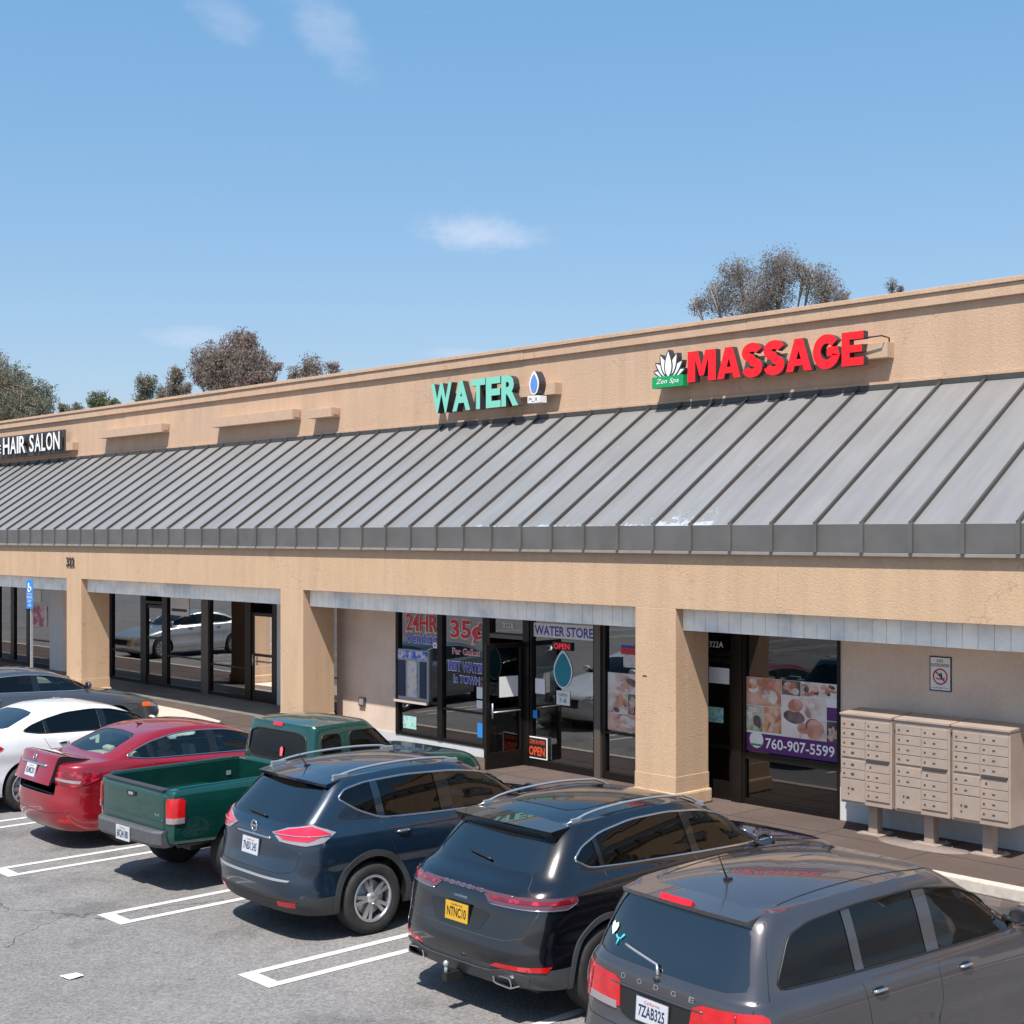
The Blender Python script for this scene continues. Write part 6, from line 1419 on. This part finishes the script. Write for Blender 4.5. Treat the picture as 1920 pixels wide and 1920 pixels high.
    for sd in (-1, 1):
        fr = frame_of('side', sd)
        for poly in ([(2.10, 1.21), (2.40, 1.21), (2.40, 1.52), (2.12, 1.52)], [(2.52, 1.20), (3.34, 1.18), (3.02, 1.50), (2.94, 1.53), (2.53, 1.54)]):
            q = chaikin(poly, 2); c.window(fr, q, 'tint' if poly[0][0] < 2.3 else 'tint', depth=(.9, 1.55), name='side_window'); c.part(c.line(fr, q, .008, 'black', off=0, closed=True), 'window_trim')
        seams(c, sd, [[(2.46, 1.60), (2.46, 1.1), (2.46, .50)], [(3.40, 1.10), (3.42, .5)], [(1.90, 1.10), (1.90, .60)]], [[(2.50, .48), (3.42, .47)], [(.1, .72), (.58, .72)], [(1.45, .72), (1.9, .72)]])
        c.handle(sd, 2.52, .98, 'green_paint'); c.mirror(sd, 3.25, 1.16, 'green_paint')
        c.patch('turn_signal', fr, [(L_ - .42, .80), (L_ - .22, .80), (L_ - .22, .90), (L_ - .42, .90)], 'clear_lens', off=.006, step=.04)
    c.window(REAR, chaikin(mir([(-.64, 1.19), (-.60, 1.53)]), 2), 'tint', depth=(3.9, 4.2), name='rear_window')
    c.part(c.line(REAR, chaikin(mir([(-.64, 1.19), (-.60, 1.53)]), 2), .010, 'black', off=0, closed=True), 'window_trim')
    c.patch('brake_light', REAR, [(-.10, 1.585), (.10, 1.585), (.10, 1.62), (-.10, 1.62)], 'red_lens', off=.02, thick=.025)
    c.patch('ornament', REAR, [(.11, 1.24), (.16, 1.24), (.17, 1.32), (.15, 1.35), (.12, 1.35), (.10, 1.32)], 'pink', off=.01, step=.03, skirt=False)
    c.window(FRONT, chaikin(mir([(-.66, 1.20), (-.58, 1.56)]), 1), 'clear', depth=(4.2, 5.8), name='windshield')
    front_end(c, .62, .84, ((.52, .66), (.80, .68), (.82, .86), (.54, .84)))
    c.seats([(2.35, True), (2.6, False)], .45, 'seat_black', zfloor=.55) if False else c.seats([(2.55, False)], .52, 'seat_black', zfloor=.62); c.dash(3.1, 1.06)
    mb = under(L_, W_, .42); mb.tube([(1.0, -.75, .37), (1.0, .75, .37)], .05, 'black'); mb.tube([(4.05, -.75, .37), (4.05, .75, .37)], .04, 'black'); c.part(mb, 'underbody')
    c.finish()
M['bed_green'] = mat('bed_green', (.004, .045, .036), .35, .3, noise=(8, .15)); M['pink'] = mat('pink', (.75, .12, .16), .5)
for fn in (blue_suv, black_suv, grey_suv, red_sedan, white_sedan, grey_sedan, silver_sedan, pickup): fn()

# ------------------------------------------------------------------ trees beyond the roof
M['bark'] = mat('bark', (.30, .25, .22), .9, noise=(4, .3))
LEAF = {'brown': leafmat('leaf_brown', (.27, .205, .18), (.21, .19, .14)), 'green': leafmat('leaf_green', (.12, .145, .075), (.165, .17, .10)),
        'plum': leafmat('leaf_plum', (.30, .20, .19), (.22, .175, .155)), 'grey': leafmat('leaf_grey', (.215, .215, .175), (.25, .215, .19))}
def tree(name, label, x, y, blobs, kinds, n, leaf=.20, base=None, group='eucalyptus trees beyond the shopping centre'):
    rnd = random.Random(int(abs(x) * 10)); root = tag(empty(name, (x, y, 0)), label, 'tree', group)
    leaf *= .68; zmin = min(b[1] - b[2] for b in blobs); t = MB(); tr_top = zmin + 1.0; rb_ = .28 if n > 2500 else .16
    pts = [Vector((0, 0, 0)), Vector((.15, .1, tr_top * .35)), Vector((-.1, -.1, tr_top * .7)), Vector((0, 0, tr_top))]
    t.tube(pts, [rb_, rb_ * .8, rb_ * .65, rb_ * .5], 'bark', n=9)
    for bx_, bz, br in blobs:
        e = Vector((bx_ - x, rnd.uniform(-.6, .6) * br, bz + br * .35)); s_ = Vector((0, 0, tr_top * .62)); m_ = (s_ + e) / 2 + Vector((0, 0, .25 * br))
        m_.z -= .1 * abs(e.x); t.tube([s_, (s_ + m_) / 2 + Vector((rnd.uniform(-.2, .2), 0, 0)), m_, (m_ + e) / 2, e], [rb_ * .45, rb_ * .36, rb_ * .26, rb_ * .17, .02], 'bark', n=6)
        for k in range(5):
            d = Vector((rnd.uniform(-1, 1), rnd.uniform(-1, 1), rnd.uniform(-.1, 1))).normalized() * br * .6; t.tube([m_ * .4 + e * .6, e + d * .5, e + d], [.03, .018, .006], 'bark', n=4)
    t_o = t.build('trunk'); t_o.parent = root
    c = MB(); tot = sum(b[2] ** 2 for b in blobs)
    for bx_, bz, br in blobs:
        k = max(14, int(3.6 * n * br * br / tot / 22))       # clumps in this part of the crown, each a handful of leaf sprays
        oy = rnd.uniform(-.5, .5) * br
        for _ in range(k):
            d = Vector((rnd.gauss(0, 1), rnd.gauss(0, 1), rnd.gauss(0, 1))).normalized() * (rnd.random() ** .45) * br * rnd.uniform(.85, 1.12)
            cc = Vector((bx_ - x + d.x, oy + d.y, bz + d.z)); cr = rnd.uniform(.18, .42) * min(1, br / 1.1 + .25); kind = LEAF[rnd.choice(kinds)]
            for q in range(22):
                o_ = Vector([max(-1.5, min(1.5, rnd.gauss(0, 1))) * .52 for _k in range(3)]) * cr
                a = Vector((rnd.gauss(0, 1), rnd.gauss(0, 1), rnd.gauss(0, 1) - .6)).normalized(); b_ = a.cross(Vector((rnd.gauss(0, 1), rnd.gauss(0, 1), rnd.gauss(0, 1)))).normalized()
                s1 = leaf * rnd.uniform(.6, 1.3); s2 = s1 * rnd.uniform(.3, .55); p = cc + o_
                c.face([p - a * s1 * .5, p + b_ * s2 * .5, p + a * s1 * .5, p - b_ * s2 * .5], kind)
    c_o = c.build('crown'); c_o.parent = root
def low(blobs, f=.8):
    """the part of each crown that the parapet hides"""
    xs = [b[0] for b in blobs]; z = min(b[1] for b in blobs); w_ = (max(xs) - min(xs)) / 2 + .4; xc = sum(xs) / len(xs)
    return blobs + [(xc - w_ * .5, z - 1.3, w_ * .6 * f), (xc + w_ * .5, z - 1.2, w_ * .6 * f), (xc, z - 1.0, w_ * .5 * f)]
tree('tree', 'green-brown gum tree at the far left edge above the hair salon', -106.5, 46, low([(-107.8, 15.7, 1.87), (-111.38, 16.9, 2.13), (-103.43, 14.4, 1.42), (-105.34, 13.9, 1.64), (-109.31, 13.8, 2.1), (-101.11, 13.4, 0.88)], .6), ['brown', 'green', 'green', 'grey'], 15000, .26)
tree('tree', 'small dark tree tip just right of the leftmost gum tree', -126.3, 60, low([(-127.25, 15.8, .61), (-125.34, 15.9, .5)]), ['green', 'grey'], 1600, .26)
tree('tree', 'low bright green treetop peeking over the parapet at the left', -119.8, 60, low([(-120.7, 16.0, 1.07), (-118.31, 15.6, .72)]), ['green'], 2400, .30)
tree('slender_tree', 'narrow green treetop left of its taller twin beside the plum-brown tree', -82, 44, [(-81.92, 13.5, .68), (-82.13, 12.6, .61), (-82.0, 11.4, .8)], ['grey', 'green'], 2300)
tree('slender_tree', 'narrow treetop just left of the big plum-brown tree', -76.6, 43, [(-76.76, 13.6, .55), (-76.95, 12.6, .65), (-75.49, 12.7, .38), (-76.8, 11.4, .8)], ['grey', 'brown'], 2300)
tree('slender_tree', 'shortest narrow treetop farthest left of the three slender ones', -85.7, 47, [(-85.68, 13.4, .5), (-85.6, 12.4, .6)], ['grey', 'green'], 1000)
tree('tree', 'big plum-brown gum tree rising above the parapet left of centre', -73, 45, low([(-73.06, 14.7, 1.43), (-75.49, 14.4, 1.17), (-70.73, 13.7, 1.31), (-73.66, 13.5, 1.6), (-76.74, 13.7, .79), (-69.6, 12.8, .86), (-71.88, 15.4, .69), (-68.49, 13.5, .37)], .6), ['plum', 'plum', 'brown', 'grey'], 15000, .23)
tree('tree', 'low reddish treetop right of the big plum-brown tree', -67.8, 47, low([(-67.93, 13.6, .74), (-66.09, 13.4, .46), (-69.57, 13.4, .44)]), ['plum', 'brown'], 3600, .2)
tree('tree', 'large airy grey-brown gum tree above the MASSAGE sign', -33, 44, low([(-34.97, 14.2, .75), (-35.64, 13.3, .76), (-32.67, 14.2, .73), (-32.92, 13.2, .98), (-30.97, 13.4, .67), (-30.61, 12.8, .71), (-34.19, 12.9, 1.0), (-29.73, 12.6, .31), (-36.6, 13.1, .43), (-31.68, 13.8, .52)], .5), ['brown', 'grey', 'plum', 'grey'], 16000, .115)
tree('tree', 'tiny lone treetop right of the large airy gum tree', -31.3, 50, [(-31.53, 14.0, .24), (-31.09, 13.8, .15), (-31.3, 13.2, .4)], ['grey'], 700, .11)
